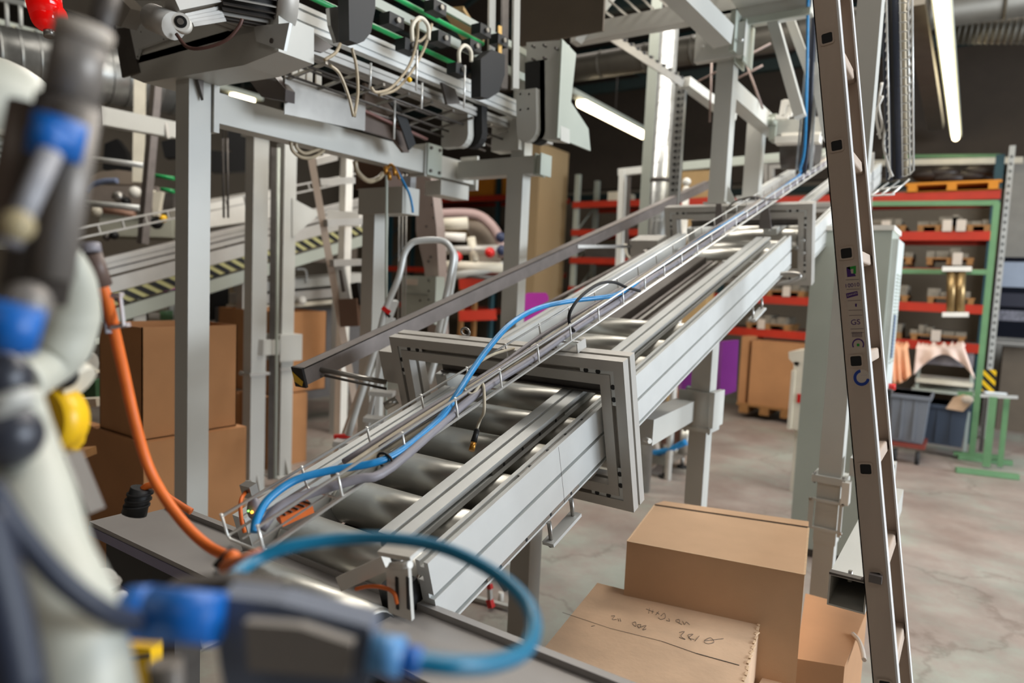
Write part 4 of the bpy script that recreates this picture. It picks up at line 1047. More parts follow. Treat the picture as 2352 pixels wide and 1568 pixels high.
# horizontal section leading away
a1, a2 = P(2010, 440, Y=4.25), P(2084, 418, Y=4.25)
for i, (p, q) in enumerate(((P(2040, 420, Y=4.25), P(2000, 450, Y=4.05)), (P(2088, 412, Y=4.25), P(2050, 445, Y=4.05)), (P(2065, 415, Y=4.25), P(2025, 447, Y=4.05)), (P(2000, 450, Y=4.05), P(2055, 446, Y=4.05)), (P(2020, 435, Y=4.15), P(2070, 428, Y=4.15)))):
    MB().cyl(p, q, .005, n=6).build('bend_wire', ZINC, t)
t2 = thing('white_cable_bundle', tuple(P(2020, 320, Y=4.1)), 'loose white cable loops between ladder and the vertical mesh tray', 'cable')
for l in (((2026, 190), (2018, 240), (2026, 290), (2016, 310)), ((2028, 220), (2012, 262), (2022, 318)), ((2036, 275), (2030, 330), (2040, 380), (2050, 405))):
    MB().tube([P(x, y, Y=4.1) for x, y in l], .007, n=6).build('white_cable', WHITE, t2)
# ================================================================ ALUMINIUM LADDER (right)
YL = 1.74
lad = thing('ladder', (-.05, 1.9, 0), 'aluminium ladder with sticker strip standing in the right foreground', 'ladder')
def stile(y, yd, left_top, left_bot, wd):
    a = left_top; b = left_bot            # points on the left edge of the web
    d = _n(b-a); s_ = Vector((0, -1, 0)).cross(d) if False else _n(Vector((1, 0, 0))-d*d.x)
    th = .0025
    m = MB()
    a = a-d*.5; b = b+d*((b.z-0.0)/(-d.z))
    def slab(o0, o1, y0, y1):
        m.hexa([a+s_*o0+Vector((0, y0, 0)), a+s_*o1+Vector((0, y0, 0)), a+s_*o1+Vector((0, y1, 0)), a+s_*o0+Vector((0, y1, 0)),
                b+s_*o0+Vector((0, y0, 0)), b+s_*o1+Vector((0, y0, 0)), b+s_*o1+Vector((0, y1, 0)), b+s_*o0+Vector((0, y1, 0))])
    slab(0, wd-th, 0, th); slab(0, th, 0, yd)
    m0 = m; m = MB(); slab(wd-th, wd+.0012, 0, yd*1.4); m.build('lit_flange', LADE, lad)
    return m0, a, b, d, s_
l0, l1 = P(1866, 0, Y=YL), P(2002, 1541, Y=YL)
WS = .052
m, A1, B1, D1, S1 = stile(YL, .024, l0, l1, WS)
st1 = m.build('stile', LADDER, lad)
r0, r1 = P(1958, 0, Y=2.08), P(2097, 1568, Y=2.08)
sd = _n(Vector((1, 0, 0))-_n(r1-r0)*_n(r1-r0).x)
m, A2, B2, D2, S2 = stile(2.08, -.024, r0-sd*WS, r1-sd*WS, WS)
st2 = m.build('stile', LADDER, lad)
# flange edges painted bright for the window light on them
for (a, b, s_, y0) in ((A1, B1, S1, -.0005), (A2, B2, S2, -.0245)):
    e0 = a+s_*(WS-.001)+Vector((0, y0, 0)); e1 = b+s_*(WS-.001)+Vector((0, y0, 0))
    MB().bar(e0, e1, .0045, .0015, up=(0, 1, 0)).build('lit_edge', LADE, lad)
holes = [(1900, 88), (1927, 332), (1953, 579), (1975, 830), (1996, 1078), (2011, 1325), (2030, 1561)]
def rrect(c, ex, ey, hw, hh, r, n=4):
    pts = []
    for sx, sy, a0 in ((1, 1, 0), (-1, 1, 90), (-1, -1, 180), (1, -1, 270)):
        for k in range(n+1):
            an = math.radians(a0+90*k/n); pts.append(c+ex*(sx*(hw-r)+r*math.cos(an))+ey*(sy*(hh-r)+r*math.sin(an)))
    return pts
cs = [P(x, y, Y=YL) for x, y in holes]
step = (cs[5]-cs[0])/5
cs = [cs[0]+step*k for k in range(-2, 8) if (cs[0]+step*k).z > .05]
for c in cs:
    ey = -D1; ex = S1
    # rung: square tube along Y with open near end
    out = rrect(c+Vector((0, -.003, 0)), ex, ey, .0150, .0150, .005); inn = rrect(c+Vector((0, -.003, 0)), ex, ey, .0115, .0115, .004)
    L_ = Vector((0, 2.08-YL+.0, 0))+(Vector((0, 0, 0)))
    m = MB(); n = len(out)
    o_ = [m.bm.verts.new(p) for p in out]; i_ = [m.bm.verts.new(p) for p in inn]
    o2 = [m.bm.verts.new(p+L_) for p in out]; i2 = [m.bm.verts.new(p+L_) for p in inn]
    for k in range(n):
        j = (k+1) % n
        m.bm.faces.new((o_[k], o_[j], i_[j], i_[k])); m.bm.faces.new((o_[k], o2[k], o2[j], o_[j])); m.bm.faces.new((i_[k], i_[j], i2[j], i2[k])); m.bm.faces.new((o2[k], i2[k], i2[j], o2[j]))
    rg = m.build('rung', LADDER, lad)
    MB().prism([p+Vector((0, -.0012, 0)) for p in rrect(c, ex, ey, .0116, .0116, .004)], (0, .0008, 0)).build('bore_shade', BLACK, rg)  # black disc painting the shade inside the hollow rung
# sticker strip with flat print
def onst(x, y, off=.0006): return P(x, y, Y=YL-off)
MB().prism([onst(x, y) for x, y in ((1937, 606), (1971, 600), (1990, 806), (1955, 813))], (0, .0004, 0)).build('sticker_strip', mat('sticker', sr(196, 180, 164), .5, 0, .02), lad, label='long beige sticker strip with symbols')
PR = mat('purple_print', sr(70, 30, 110), .5); GR = mat('green_print', sr(30, 150, 50), .5); BL_ = mat('blue_print', sr(25, 60, 150), .5); GY = mat('grey_print', sr(120, 105, 110), .6)
def printp(pts, mt_, name='print', off=.0012): MB().prism([onst(x, y, off) for x, y in pts], (0, .0003, 0)).build(name, mt_, lad)
printp(((1944, 614), (1952, 612), (1955, 628), (1963, 628), (1966, 634), (1946, 636)), PR)
printp(((1944, 614), (1966, 610), (1966, 628), (1960, 629), (1960, 617), (1951, 619)), GR)
def text(s_, x, y, size, mt_, rot=0, name='lettering'):
    cu = bpy.data.curves.new(name, 'FONT'); cu.body = s_; cu.size = size; cu.align_x = 'CENTER'; cu.align_y = 'CENTER'
    tmp = bpy.data.objects.new(name, cu); COL.objects.link(tmp)
    dg = bpy.context.evaluated_depsgraph_get(); me = bpy.data.meshes.new_from_object(tmp.evaluated_get(dg))
    bpy.data.objects.remove(tmp)
    me.materials.clear(); me.materials.append(mt_)
    return me
def put_text(me, name, org, ex, ey, parent):
    M_ = Matrix.Identity(4); ez = ex.cross(ey)
    r_ = root_of(parent).location
    for i in range(3): M_[i][0] = ex[i]; M_[i][1] = ey[i]; M_[i][2] = ez[i]; M_[i][3] = org[i]-r_[i]
    me.transform(M_); o = bpy.data.objects.new(name, me); COL.objects.link(o); o.parent = parent; return o
def ltxt(s_, x, y, size, mt_, tilt=0):
    ex = (S1*math.cos(tilt)+(-D1)*math.sin(tilt)); ey = (-D1*math.cos(tilt)-S1*math.sin(tilt))
    put_text(text(s_, 0, 0, size, mt_), 'lettering', onst(x, y, .0014), ex, ey, lad)
ltxt('10010', 1957, 655, .0125, PR)
printp(((1943, 674), (1969, 668), (1971, 678), (1945, 685)), PR)
ltxt('ZARGES', 1957, 676, .006, mat('sticker', sr(196, 180, 164), .5), .2)
for y in (642, 664, 690, 712, 724, 755, 764): printp(((1942+(y-640)*.1, y), (1972+(y-640)*.1, y-1), (1972+(y-640)*.1, y), (1942+(y-640)*.1, y+1)), GY, 'fine_line')
printp(((1964, 697), (1968, 697), (1968, 704), (1964, 704)), PR)
ltxt('GS', 1965, 740, .017, PR)
for k in range(8): printp(((1957+k*3, 762), (1958.5+k*3, 762), (1959+k*3, 774), (1957.5+k*3, 774)), GY, 'barcode_bar')
def arcp(cx_, cy_, r0_, r1_, a0, a1, mt_, n=18):
    pts = []
    for k in range(n+1):
        an = math.radians(a0+(a1-a0)*k/n); pts.append((cx_+r1_*math.cos(an), cy_-r1_*math.sin(an)))
    for k in range(n, -1, -1):
        an = math.radians(a0+(a1-a0)*k/n); pts.append((cx_+r0_*math.cos(an), cy_-r0_*math.sin(an)))
    printp(pts, mt_)
arcp(1971, 791, 11, 14, -30, 210, PR)
printp(((1968, 789), (1974, 789), (1974, 795), (1968, 795)), GR)
printp([(1979+20*math.cos(math.radians(k*15)), 867-19*math.sin(math.radians(k*15))) for k in range(24)], PAPER, 'round_sticker', .0006)
arcp(1979, 867, 12, 19, 100, 350, BL_, 26)
ltxt('- - - -', 1984, 861, .006, BL_)

# ================================================================ CARDBOARD BOXES, FOREGROUND RIGHT
def quadbox(name, top, hgt, m, label, cat='box', group=None, thick=None):
    """top: four world points (front-left, front-right, back-right, back-left); walls go straight down"""
    t = thing(name, (sum((p for p in top), Vector())/4)-Vector((0, 0, hgt)), label, cat, group)
    dn = Vector((0, 0, -hgt))
    MB().hexa([top[0]+dn, top[1]+dn, top[2]+dn, top[3]+dn]+list(top)).bevel(.004, 2).build('carton', m, t)
    return t
# big box
Z1 = .80
top = [P(1440, 1243, Z=Z1), P(1848, 1320, Z=Z1), P(1857, 1212, Z=Z1), P(1503, 1160, Z=Z1)]
b1 = quadbox('cardboard_box', top, .80, CARD, 'large tan cardboard box with dark slit across its top, standing right of the metal frame')
fl, fr_, br_, bl_ = top
bk = _n((bl_-fl)+(br_-fr_))*.10
MB().hexa([bl_+bk*.06+Vector((0, 0, -.8)), br_+bk*.06+Vector((0, 0, -.8)), br_+bk+Vector((0, 0, -.8)), bl_+bk+Vector((.02, 0, -.8)), bl_+bk*.06+Vector((.0, 0, .004)), br_+bk*.06+Vector((0, 0, .004)), br_+bk+Vector((0, 0, -.004)), bl_+bk+Vector((.02, 0, -.004))]).build('rear_flap', CARD, b1)
MB().hexa([bl_-bk*.03+Vector((0, 0, .0005)), br_-bk*.03+Vector((0, 0, .0005)), br_+bk*.06+Vector((0, 0, .0005)), bl_+bk*.06+Vector((0, 0, .0005)), bl_-bk*.03+Vector((0, 0, .0012)), br_-bk*.03+Vector((0, 0, .0012)), br_+bk*.06+Vector((0, 0, .0012)), bl_+bk*.06+Vector((0, 0, .0012))]).build('slit', BLACK, b1)
UPV = Vector((0, 0, .0012))
MB().bar(fl+UPV, fr_+UPV, .004, .0012).build('folded_edge_highlight', CARDE, b1)  # pale strips painted as highlights along the carton folds
MB().bar(fl+UPV, bl_+UPV, .004, .0012).build('folded_edge_highlight', CARDE, b1)
MB().bar(fr_+UPV, br_+UPV, .007, .0016).build('folded_edge_highlight', CARDE, b1)
def lerp3(a, b, k): return a+(b-a)*k
# worn box with handwriting
Z2 = .60
top2 = [P(1225, 1518, Z=Z2), P(1692, 1625, Z=Z2), P(1745, 1430, Z=Z2), P(1372, 1338, Z=Z2)]
b2 = quadbox('cardboard_box', top2, .60, CARD2, 'worn cardboard box with handwriting on top in front of the large tan box')
fl, fr_, br_, bl_ = top2
ex = _n(P(1700, 1545, Z=Z2+.001)-P(1340, 1400+20, Z=Z2+.001))
def onb(x, y): return P(x, y, Z=Z2+.0012)
# centre seam
sl = [onb(1292, 1406), onb(1400, 1442), onb(1520, 1472), onb(1600, 1500), onb(1698, 1527)]
for i, w_ in enumerate((.0006, .0008, .0014, .003)):
    MB().bar(sl[i], sl[i+1], w_, .001).build('seam', DSTEEL, b2)
INK = mat('pen_ink', sr(48, 46, 48), .6)
def pen(str_, r=.0007):
    for st in str_:
        MB().tube([onb(x, y) for x, y in st], r, n=5, k=4).build('handwriting', INK, b2)
# traced pen strokes (written upside down as seen)
pen((((1560, 1452), (1572, 1450), (1564, 1460), (1574, 1468), (1560, 1463)),
     ((1588, 1470), (1580, 1458), (1592, 1456), (1582, 1464), (1594, 1468)), ((1596, 1472), (1606, 1460)),
     ((1618, 1470), (1632, 1464), (1640, 1474), (1626, 1478), (1618, 1472), (1646, 1468), (1662, 1466)),
     ((1484, 1398), (1494, 1402), (1502, 1405)), ((1492, 1396), (1490, 1408)), ((1500, 1400), (1498, 1408)), ((1508, 1406), (1514, 1410)), ((1506, 1412), (1513, 1404)),
     ((1518, 1414), (1526, 1408), (1528, 1418), (1518, 1422), (1512, 1418)), ((1530, 1424), (1538, 1426), (1536, 1420)),
     ((1552, 1424), (1560, 1422), (1560, 1430), (1552, 1426), (1566, 1434)), ((1568, 1426), (1572, 1434), (1576, 1428), (1584, 1434)),
     ((1404, 1414), (1412, 1414), (1406, 1422), (1416, 1422)), ((1419, 1420), (1422, 1426)), ((1424, 1420), (1426, 1427)),
     ((1452, 1430), (1460, 1428), (1460, 1438), (1452, 1432)), ((1464, 1434), (1472, 1434), (1468, 1442), (1464, 1436)), ((1470, 1440), (1484, 1436), (1476, 1446), (1484, 1444)),
     ((1358, 1434+4), (1366, 1436)),))
# frayed right edge
m = MB()
rnd = random.Random(3)
for k in range(16):
    q = lerp3(br_, fr_, (k+.5)/16); m.bar(q+Vector((rnd.uniform(-.004, .002), -.01, rnd.uniform(-.001, .003))), q+Vector((rnd.uniform(-.002, .003), .012, rnd.uniform(-.001, .003))), .007, .004)
m.build('frayed_edge', CARDE, b2)
# small box behind on the right
Z3 = .50
top3 = [P(1828, 1512, Z=Z3), P(1940, 1530, Z=Z3), P(1992, 1400, Z=Z3), P(1850, 1362, Z=Z3)]
b3 = quadbox('cardboard_box', top3, .50, mat('tan_brown_cardboard', sr(178, 134, 96), .8, 0, .07, 4), 'brown taped cardboard box beneath the open square tube')
MB().tube([P(x, y, Z=Z3+.004) for x, y in ((1958, 1455), (1972, 1470), (1980, 1490), (1985, 1515))], .008, n=6).build('peeling_tape', mat('shiny_tape', sr(200, 190, 180), .2), b3)
b4 = thing('cardboard_box', tuple(P(1840, 1560, Z=.3)-Vector((0, 0, .3))), 'narrow edge of a cardboard box at bottom between the larger boxes', 'box')
q = P(1838, 1515, Z=.42)
MB().box(q.x-.08, q.x+.0, q.y-.25, q.y, 0, .42).build('carton', CARD2, b4)

# ================================================================ LEFT CARDBOARD BOXES
def cornerbox(cx_, cy_, d, xl, xr, ybot, name, m, label, group=None, open_=True, m2=None):
    c = P(cx_, cy_, d=d)
    wx = solve(lambda s_: px(c-Vector((s_, 0, 0)))[0], xl, 0, 6)
    wy = solve(lambda s_: px(c+Vector((0, s_, 0)))[0], xr, 0, 9)
    if px(c+Vector((0, .5, 0)))[0] > xr: wy = solve(lambda s_: px(c+Vector((0, s_, 0)))[0], xr, 0, .5)
    h = solve(lambda s_: px(c-Vector((0, 0, s_)))[1], ybot, 0, 3) if ybot else c.z
    t = thing(name, (c.x-wx/2, c.y+wy/2, c.z-h), label, 'box', group)
    th = .006
    m_ = MB(); X0, X1, Y0, Y1, Z0, Z1_ = c.x-wx, c.x, c.y, c.y+wy, c.z-h, c.z
    if open_:
        m_.box(X0, X1, Y0, Y0+th, Z0, Z1_); m_.box(X0, X1, Y1-th, Y1, Z0, Z1_); m_.box(X0, X0+th, Y0, Y1, Z0, Z1_); m_.box(X1-th, X1, Y0, Y1, Z0, Z1_); m_.box(X0, X1, Y0, Y1, Z0, Z0+th)
    else: m_.box(X0, X1, Y0, Y1, Z0, Z1_).bevel(.005, 1)
    m_.build('carton', m, t)
    return t, (X0, X1, Y0, Y1, Z0, Z1_)
t, e = cornerbox(326, 752, 3.5, 228, 545, 1012, 'cardboard_box', CARD3, 'tall open cardboard box behind the orange cable, upper of its stack')
t, e2 = cornerbox(330, 1018, 3.5, 215, 566, None, 'cardboard_box', CARD3, 'cardboard box under the tall open box behind the orange cable', open_=False)
t, e = cornerbox(505+120, 716, 5.9, 502, 750, 908, 'cardboard_box', CARD3, 'open cardboard box behind the two grey posts, upper of its stack')
t, e2 = cornerbox(616, 912, 5.9, 545, 706, None, 'cardboard_box', CARD3, 'cardboard box beneath the open box behind the two grey posts', open_=False)
t, e = cornerbox(520, 905, 6.0, 498, 562, None, 'cardboard_box', CARD3, 'narrow cardboard box glimpsed left of the first grey post', open_=False)
t, e = cornerbox(215, 980, 3.9, 120, 240, None, 'cardboard_box', CARD3, 'dark cardboard box left of the tall open box, beside the yellow disc', open_=False)
t = thing('wooden_block', tuple(P(175, 1045, d=3.0)), 'small brown wooden board end right of the yellow disc', 'board')
MB().bar(P(120, 1046, d=3.0), P(203, 1040, d=3.0), .12, .035).build('board', WOOD, t); q_ = P(160, 1046, d=3.0); MB().bar(q_, (q_.x, q_.y, 0), .05, .05).build('leg', WOOD, t)

# ================================================================ SECOND CONVEYOR, LEFT BACKGROUND
Xc = -5.6
c2 = thing('striped_conveyor', tuple(P(300, 640, X=Xc)), 'second inclined conveyor with black and yellow hazard stripes in the left background', 'conveyor')
def incl(y0x, y0y, h, x1, X, parent, name, m, thick=.06, w0=0):
    a = P(y0x, y0y, X=X); u0 = UW(a)[1]; w = UW(a)[2]
    lo, hi = u0, u0+25
    u1 = solve(lambda s_: px(G(X-O_.x, s_, w))[0], x1, lo, hi)
    MB().gbox(X-O_.x-thick, X-O_.x, u0, u1, w-h, w).build(name, m, parent); return u0, u1, w
u0, u1, w = incl(215, 610, .10, 830, Xc, c2, 'side_beam', ALUD)
MB().gbox(Xc-O_.x-.9, Xc-O_.x-.05, u0, u1, w-.10, w-.06).build('belt', DSTEEL, c2)
MB().gbox(Xc-O_.x-.045, Xc-O_.x+.01, u0, u1, w+.0, w+.035).build('top_rail', ALUD, c2)
MB().gbox(Xc-O_.x, Xc-O_.x+.006, u0, u1, w-.055, w-.045).build('groove', DSTEEL, c2)
MB().gbox(Xc-O_.x-.02, Xc-O_.x+.0, u0, u1, w-.235, w-.12).build('side_beam', ALUD, c2)
n_ = 24; 
for k in range(n_):
    ua = u0+(u1-u0)*k/n_; L_ = (u1-u0)/n_*.52
    v_ = Xc-O_.x+.005
    m = MB(); m.prism([G(v_, ua, w-.24), G(v_, ua+L_, w-.24), G(v_, ua+L_+.11, w-.335), G(v_, ua+.11, w-.335)], AX*.004); m.build('black_stripe', BLACK, c2)
MB().gbox(Xc-O_.x-.02, Xc-O_.x+.005, u0-.1, u1, w-.335, w-.24).build('yellow_board', mat('faded_yellow', sr(176, 172, 120), .6), c2)
MB().gbox(Xc-O_.x-.06, Xc-O_.x+.0, u0-.05, u1, w-.47, w-.36).build('lower_beam', PAINTG, c2)
# wire tray above it
a = P(165, 527, X=Xc+.1); ww = UW(a)[2]; uu = UW(a)[1]
for dw in (0, .07): 
    MB().gbox(Xc-O_.x+.08, Xc-O_.x+.10, uu, u1, ww-dw-.007, ww-dw+.007).build('tray_wire', ALUD, c2)
for k in range(16):
    q = uu+(u1-uu)*k/16; MB().gbox(Xc-O_.x+.08, Xc-O_.x+.095, q, q+.012, ww-.07, ww).build('tray_rung', ALUD, c2)
for x in (310, 560, 780):
    p = P(x, 700, X=Xc); MB().box(Xc-.12, Xc-.02, p.y, p.y+.1, 0, G(0, (p.y-O_.y)/math.cos(INC), w-.47).z).build('leg', PAINT, c2)
# lower grey belt machine behind post C .. (y 620-720)
t = thing('belt_machine', tuple(P(700, 690, X=-6.2)), 'low grey belt machine with rounded rail in the left middle background', 'machine')
Xm = -6.2
for (ya, yb, mt_, dx) in ((640, 662, PAINT, 0), (668, 690, ALUD, .05), (694, 704, PAINTW, .08)):
    a = P(560, ya+8, X=Xm+dx); b = P(830, ya-14, X=Xm+dx); hz = abs(P(560, yb+8, X=Xm+dx).z-a.z)
    MB().bar((Xm, a.y, a.z-hz/2), (Xm, b.y, b.z-hz/2), .35+dx, hz).build('rail', mt_, t)
MB().box(Xm-.5, Xm+.0, P(720, 760, X=Xm).y-.9, P(830, 760, X=Xm).y, .3, P(760, 710, X=Xm).z).build('grey_body', mat('dark_grey_body', sr(100, 98, 98), .6), t)
p = P(693, 690, X=Xm+.3); MB().ball(p, .05, n=10).build('white_knob', WHITE, t)
MB().tube([P(x, y, X=Xm+.2) for x, y in ((680, 618), (698, 618), (704, 628), (704, 650))], .012, n=6).build('bent_handle', ALU, t)
MB().box(P(670, 600, X=-7.2).x-.4, -7.2, P(560, 600, X=-7.2).y, P(820, 600, X=-7.2).y, P(700, 600, X=-7.2).z, P(700, 545, X=-7.2).z).build('long_cover', mat('brown_cover', sr(98, 88, 80), .6), t)
t = thing('white_equipment', tuple(P(560, 480, X=-7.5)), 'long white enclosed machine right of the tall grey post in the background', 'machine')
a, b = P(482, 500, X=-7.4), P(640, 470, X=-7.4)
MB().prism([(-7.4, a.y-.3, P(482, 535, X=-7.4).z), (-7.4, b.y, P(640, 500, X=-7.4).z), (-7.4, b.y, P(640, 435, X=-7.4).z), (-7.4, a.y-.3, P(482, 480, X=-7.4).z)], (-.5, 0, 0)).build('body', WHITE, t)
MB().box(-7.42, -7.39, a.y+.5, a.y+.62, P(525, 505, X=-7.4).z, P(525, 475, X=-7.4).z).build('grey_panel', GREYC, t)
for k, (x, y) in enumerate(((360, 440), (330, 442), (385, 430))):
    pass
t = thing('round_housing_machine', tuple(P(280, 470, d=7.5)), 'cluttered grey machine with arched housing behind the striped conveyor', 'machine')
Yk = 3.2
def pp(pts, d, name, m, th=.06):
    MB().prism([P(x, y, d=d) for x, y in pts], CW*th).build(name, m, t)
pp([(205, 405), (230, 394), (270, 390), (320, 396), (345, 408), (345, 425), (205, 420)], 7.2, 'arched_cover', mat('warm_grey_cover', sr(135, 122, 108), .6))
pp([(200, 425), (360, 428), (358, 480), (200, 470)], 7.6, 'body', mat('warm_grey_body', sr(128, 118, 110), .6), .3)
pp([(230, 492), (395, 500), (395, 545), (225, 540)], 7.7, 'lower_body', mat('pale_green_grey', sr(170, 170, 155), .6), .3)
MB().tube([P(x, y, d=7.1) for x, y in ((196, 440), (210, 425), (240, 416), (270, 415))], .03, n=8).build('blue_grey_hose', mat('slate_hose', sr(110, 120, 145), .5), t)
for (x, y, r, mt_) in ((272, 452, .07, STEEL), (290, 462, .05, BLACK), (310, 442, .07, WHITE), (222, 485, .06, PAINTW), (350, 450, .07, PAINTW), (362, 475, .05, PAINTW), (375, 502, .045, YELLOW), (360, 512, .07, BLACK), (262, 540, .05, BLACK), (245, 545, .04, DSTEEL)):
    MB().ball(P(x, y, d=7.0), r*.9, n=12).build('round_part', mt_, t)
pp([(345, 440), (372, 440), (368, 460), (362, 495), (350, 495), (350, 470)], 6.9, 'white_arm', PAINTW)
pp([(365, 445), (398, 440), (398, 478), (365, 480)], 7.3, 'dark_panel', DSTEEL)
for (a, b, r, mt_) in (((192, 466), (322, 478), .03, ALU), ((205, 364), (330, 380), .026, ALU), ((350, 402), (400, 410), .018, GREENP), ((370, 434), (400, 440), .018, GREENP), ((240, 482), (310, 492), .03, mat('salmon_bar', sr(190, 150, 130), .5))):
    MB().cyl(P(*a, d=6.4), P(*b, d=6.4), r, n=8).build('bar', mt_, t)
for pts, d in (([(240, 330), (268, 318), (288, 345), (300, 395), (235, 388)], 7.9), ([(370, 325), (398, 318), (400, 360), (378, 362)], 7.9), ([(485, 345), (540, 350), (600, 378), (600, 392), (485, 395)], 8.1), ([(520, 300), (570, 305), (570, 370), (520, 340)], 8.3)):
    pp(pts, d, 'dark_hood', BLACK, .1)
# far grey post with strip and leaning rail, cross beam at left
t = thing('far_frame', tuple(P(320, 500, d=6.5)), 'far grey post, leaning rail and cross beam left of the tall post', 'steel frame')
MB().bar(P(322, 175, d=6.6), P(318, 420, d=6.6), .09, .09).build('post', PAINTW, t)
MB().bar(P(360, 185, d=6.2), P(328, 560, d=6.2), .07, .07).build('leaning_rail', RAILD, t)
MB().bar(P(222, 265, d=5.2), P(402, 300, d=5.9), .10, .135).build('cross_beam', PAINT, t)
MB().bar(P(380, 283, d=5.75), P(386, 318, d=5.75), .03, .02).build('splice', ALUD, t)
# items under striped conveyor: magenta box, table, white tubes
t = thing('magenta_cover', tuple(P(368, 655, d=7)), 'magenta plastic cover under the striped conveyor left of the tall post', 'cover')
MB().prism([P(x, y, d=7) for x, y in ((342, 648), (375, 640), (394, 642), (394, 668), (342, 668))], CW*.15).build('cover', MAG, t)
t = thing('green_machine', tuple(P(340, 730, d=7)), 'small green machine parts with white legs behind the tall open box', 'machine')
for x, y0, y1, w_, mt_ in ((300, 662, 735, .05, RAILD), (318, 660, 740, .04, PAINTG), (332, 664, 742, .05, DSTEEL), (392, 665, 735, .05, PAINT)):
    q_ = P(x, y0, d=7); MB().bar(q_, Vector((q_.x, q_.y, 0)), w_, w_).build('leg', mt_, t)
MB().bar(P(345, 724, d=6.9), P(376, 726, d=6.9), .06, .04).build('white_bar', WHITE, t)
MB().cyl(P(382, 714, d=6.9), P(383, 735, d=6.9), .06, n=14).build('green_drum', GREEN, t)
MB().cyl(P(286, 728, d=6.9), P(286, 742, d=6.9), .06, n=14).build('green_drum', GREEN, t)
MB().bar(P(385, 690, d=6.9), P(394, 690, d=6.9), .1, .1).build('white_box', WHITE, t); MB().cyl(P(388, 680, d=6.9), P(388, 672, d=6.9), .03, n=10).build('red_button', RED, t)
t = thing('dark_cabinet_shelf', tuple(P(530, 700, d=7.5)), 'dark open cabinet between the tall post and the grey post behind', 'cabinet')
MB().bar(P(510, 625, d=7.6), P(513, 735, d=7.6), .30, .2).build('dark_body', BLACK, t)
MB().bar(P(537, 612, d=7.2), P(537, 712, d=7.2), .09, .05).build('cream_upright', mat('cream_board', sr(210, 190, 155), .6), t)
MB().bar(P(482, 606, d=7.2), P(565, 612, d=7.2), .06, .05).build('shelf_edge', mat('brown_shelf', sr(130, 108, 85), .6), t)
MB().ball(P(505, 648, d=7.2), .05, n=10).build('green_item', GREEN, t)
# green machine bits behind robot
t = thing('green_base_machine', tuple(P(200, 880, d=4.5)), 'dark green machine base with grey round motor right of the pale robot elbow', 'machine')
MB().bar(P(180, 892, d=4.4), P(230, 892, d=4.4), .1, .12).build('green_base', DGREEN, t)
MB().cyl(P(190, 835, d=4.3), P(212, 835, d=4.3), .07, n=18).build('grey_motor', PAINT, t)
MB().bar(P(180, 858, d=4.2), P(228, 852, d=4.2), .08, .02).build('shelf_plate', PAINTW, t)
MB().bar(P(180, 925, d=4.2), P(230, 922, d=4.2), .08, .05).build('white_bar', PAINTW, t)
MB().bar(P(190, 790, d=4.4), P(228, 782, d=4.4), .1, .04).build('pale_tray', PAINTG, t)

# ================================================================ STEP LADDERS
t = thing('step_ladder', tuple(P(835, 1030, d=5.3)), 'grey ladder leaning between the bright grey post and motor box in the left background', 'ladder')
q_ = P(835, 1030, d=5.3); q_ = P(835, 1030, Z=0.0) if q_.z < 0 else q_; a_ = P(715, 365, d=5.0); MB().bar(a_, a_+(q_-a_)*(a_.z/(a_.z-q_.z)), .075, .05).build('stile', LADDER, t)
for (a, b) in (((732, 418), (812, 414)), ((748, 512), (828, 508)), ((762, 604), (828, 602)), ((722, 372), (770, 360))):
    MB().bar(P(*a, d=5.0), P(*b, d=5.3), .04, .05).build('rung', ALUD, t)
t = thing('white_pipe_frame', tuple(P(800, 480, d=6)), 'white square frame corner left of the brown motor box', 'frame')
MB().bar(P(745, 348, d=6), P(800, 352, d=6), .07, .07).build('top_bar', WHITE, t)
q_ = P(797, 350, d=6); MB().bar(q_, (q_.x, q_.y, 0), .08, .08).build('upright', WHITE, t)
MB().bar(P(755, 500, d=5.9), P(828, 505, d=5.9), .10, .12).build('white_block', WHITE, t)
t = thing('clamp_bracket', tuple(P(790, 640, d=5.2)), 'grey slotted bracket with dark motor right of the leaning grey ladder', 'bracket')
MB().prism([P(x, y, d=5.1) for x, y in ((772, 612), (790, 610), (806, 690), (780, 690))], CW*.05).build('bracket', PAINT, t)
MB().bar(P(782, 620, d=5.05), P(790, 670, d=5.05), .02, .02).build('slot', DSTEEL, t)
MB().bar(P(785, 718, d=5.0), P(826, 716, d=5.0), .15, .2).build('brown_motor', mat('brown_motor', sr(96, 70, 54), .5), t)
MB().bar(P(818, 650, d=5.0), P(826, 700, d=5.0), .06, .06).build('black_valve', BLACK, t)
# A-frame step ladder with loop handle
lp = thing('loop_step_ladder', tuple(P(830, 1050, d=3.9)), 'folding step ladder with chrome safety loop behind the steel channel', 'ladder')
dl = 3.7
loop = [(800, 1000), (862, 800), (885, 712), (915, 640), (928, 585), (944, 560), (962, 553), (1000, 551), (1022, 556), (1036, 572), (1040, 598), (1022, 690), (1005, 770)]
MB().tube([P(x, y, d=dl) for x, y in loop], .018, n=12, k=6).build('loop_tube', ALU, lp)
MB().tube([P(x, y, d=dl+.25) for x, y in ((1040, 575), (1046, 600), (1030, 700), (1010, 790), (985, 880))], .017, n=10).build('rear_tube', ALU, lp)
MB().bar(P(905, 690, d=dl+.1), P(770, 1065, d=dl+.5), .05, .025).build('leg', ALU, lp)
MB().bar(P(900, 730, d=dl+.2), P(842, 1000, d=dl+.3), .05, .025).build('leg', ALU, lp)
MB().bar(P(872, 770, d=dl+.2), P(862, 1000, d=dl+.3), .03, .02).build('leg', ALUD, lp)
MB().bar(P(884, 716, d=dl), P(890, 708, d=dl), .04, .05).build('red_hinge', RED, lp)
MB().bar(P(888, 724, d=dl), P(892, 720, d=dl), .03, .04).build('black_hinge', BLACK, lp)
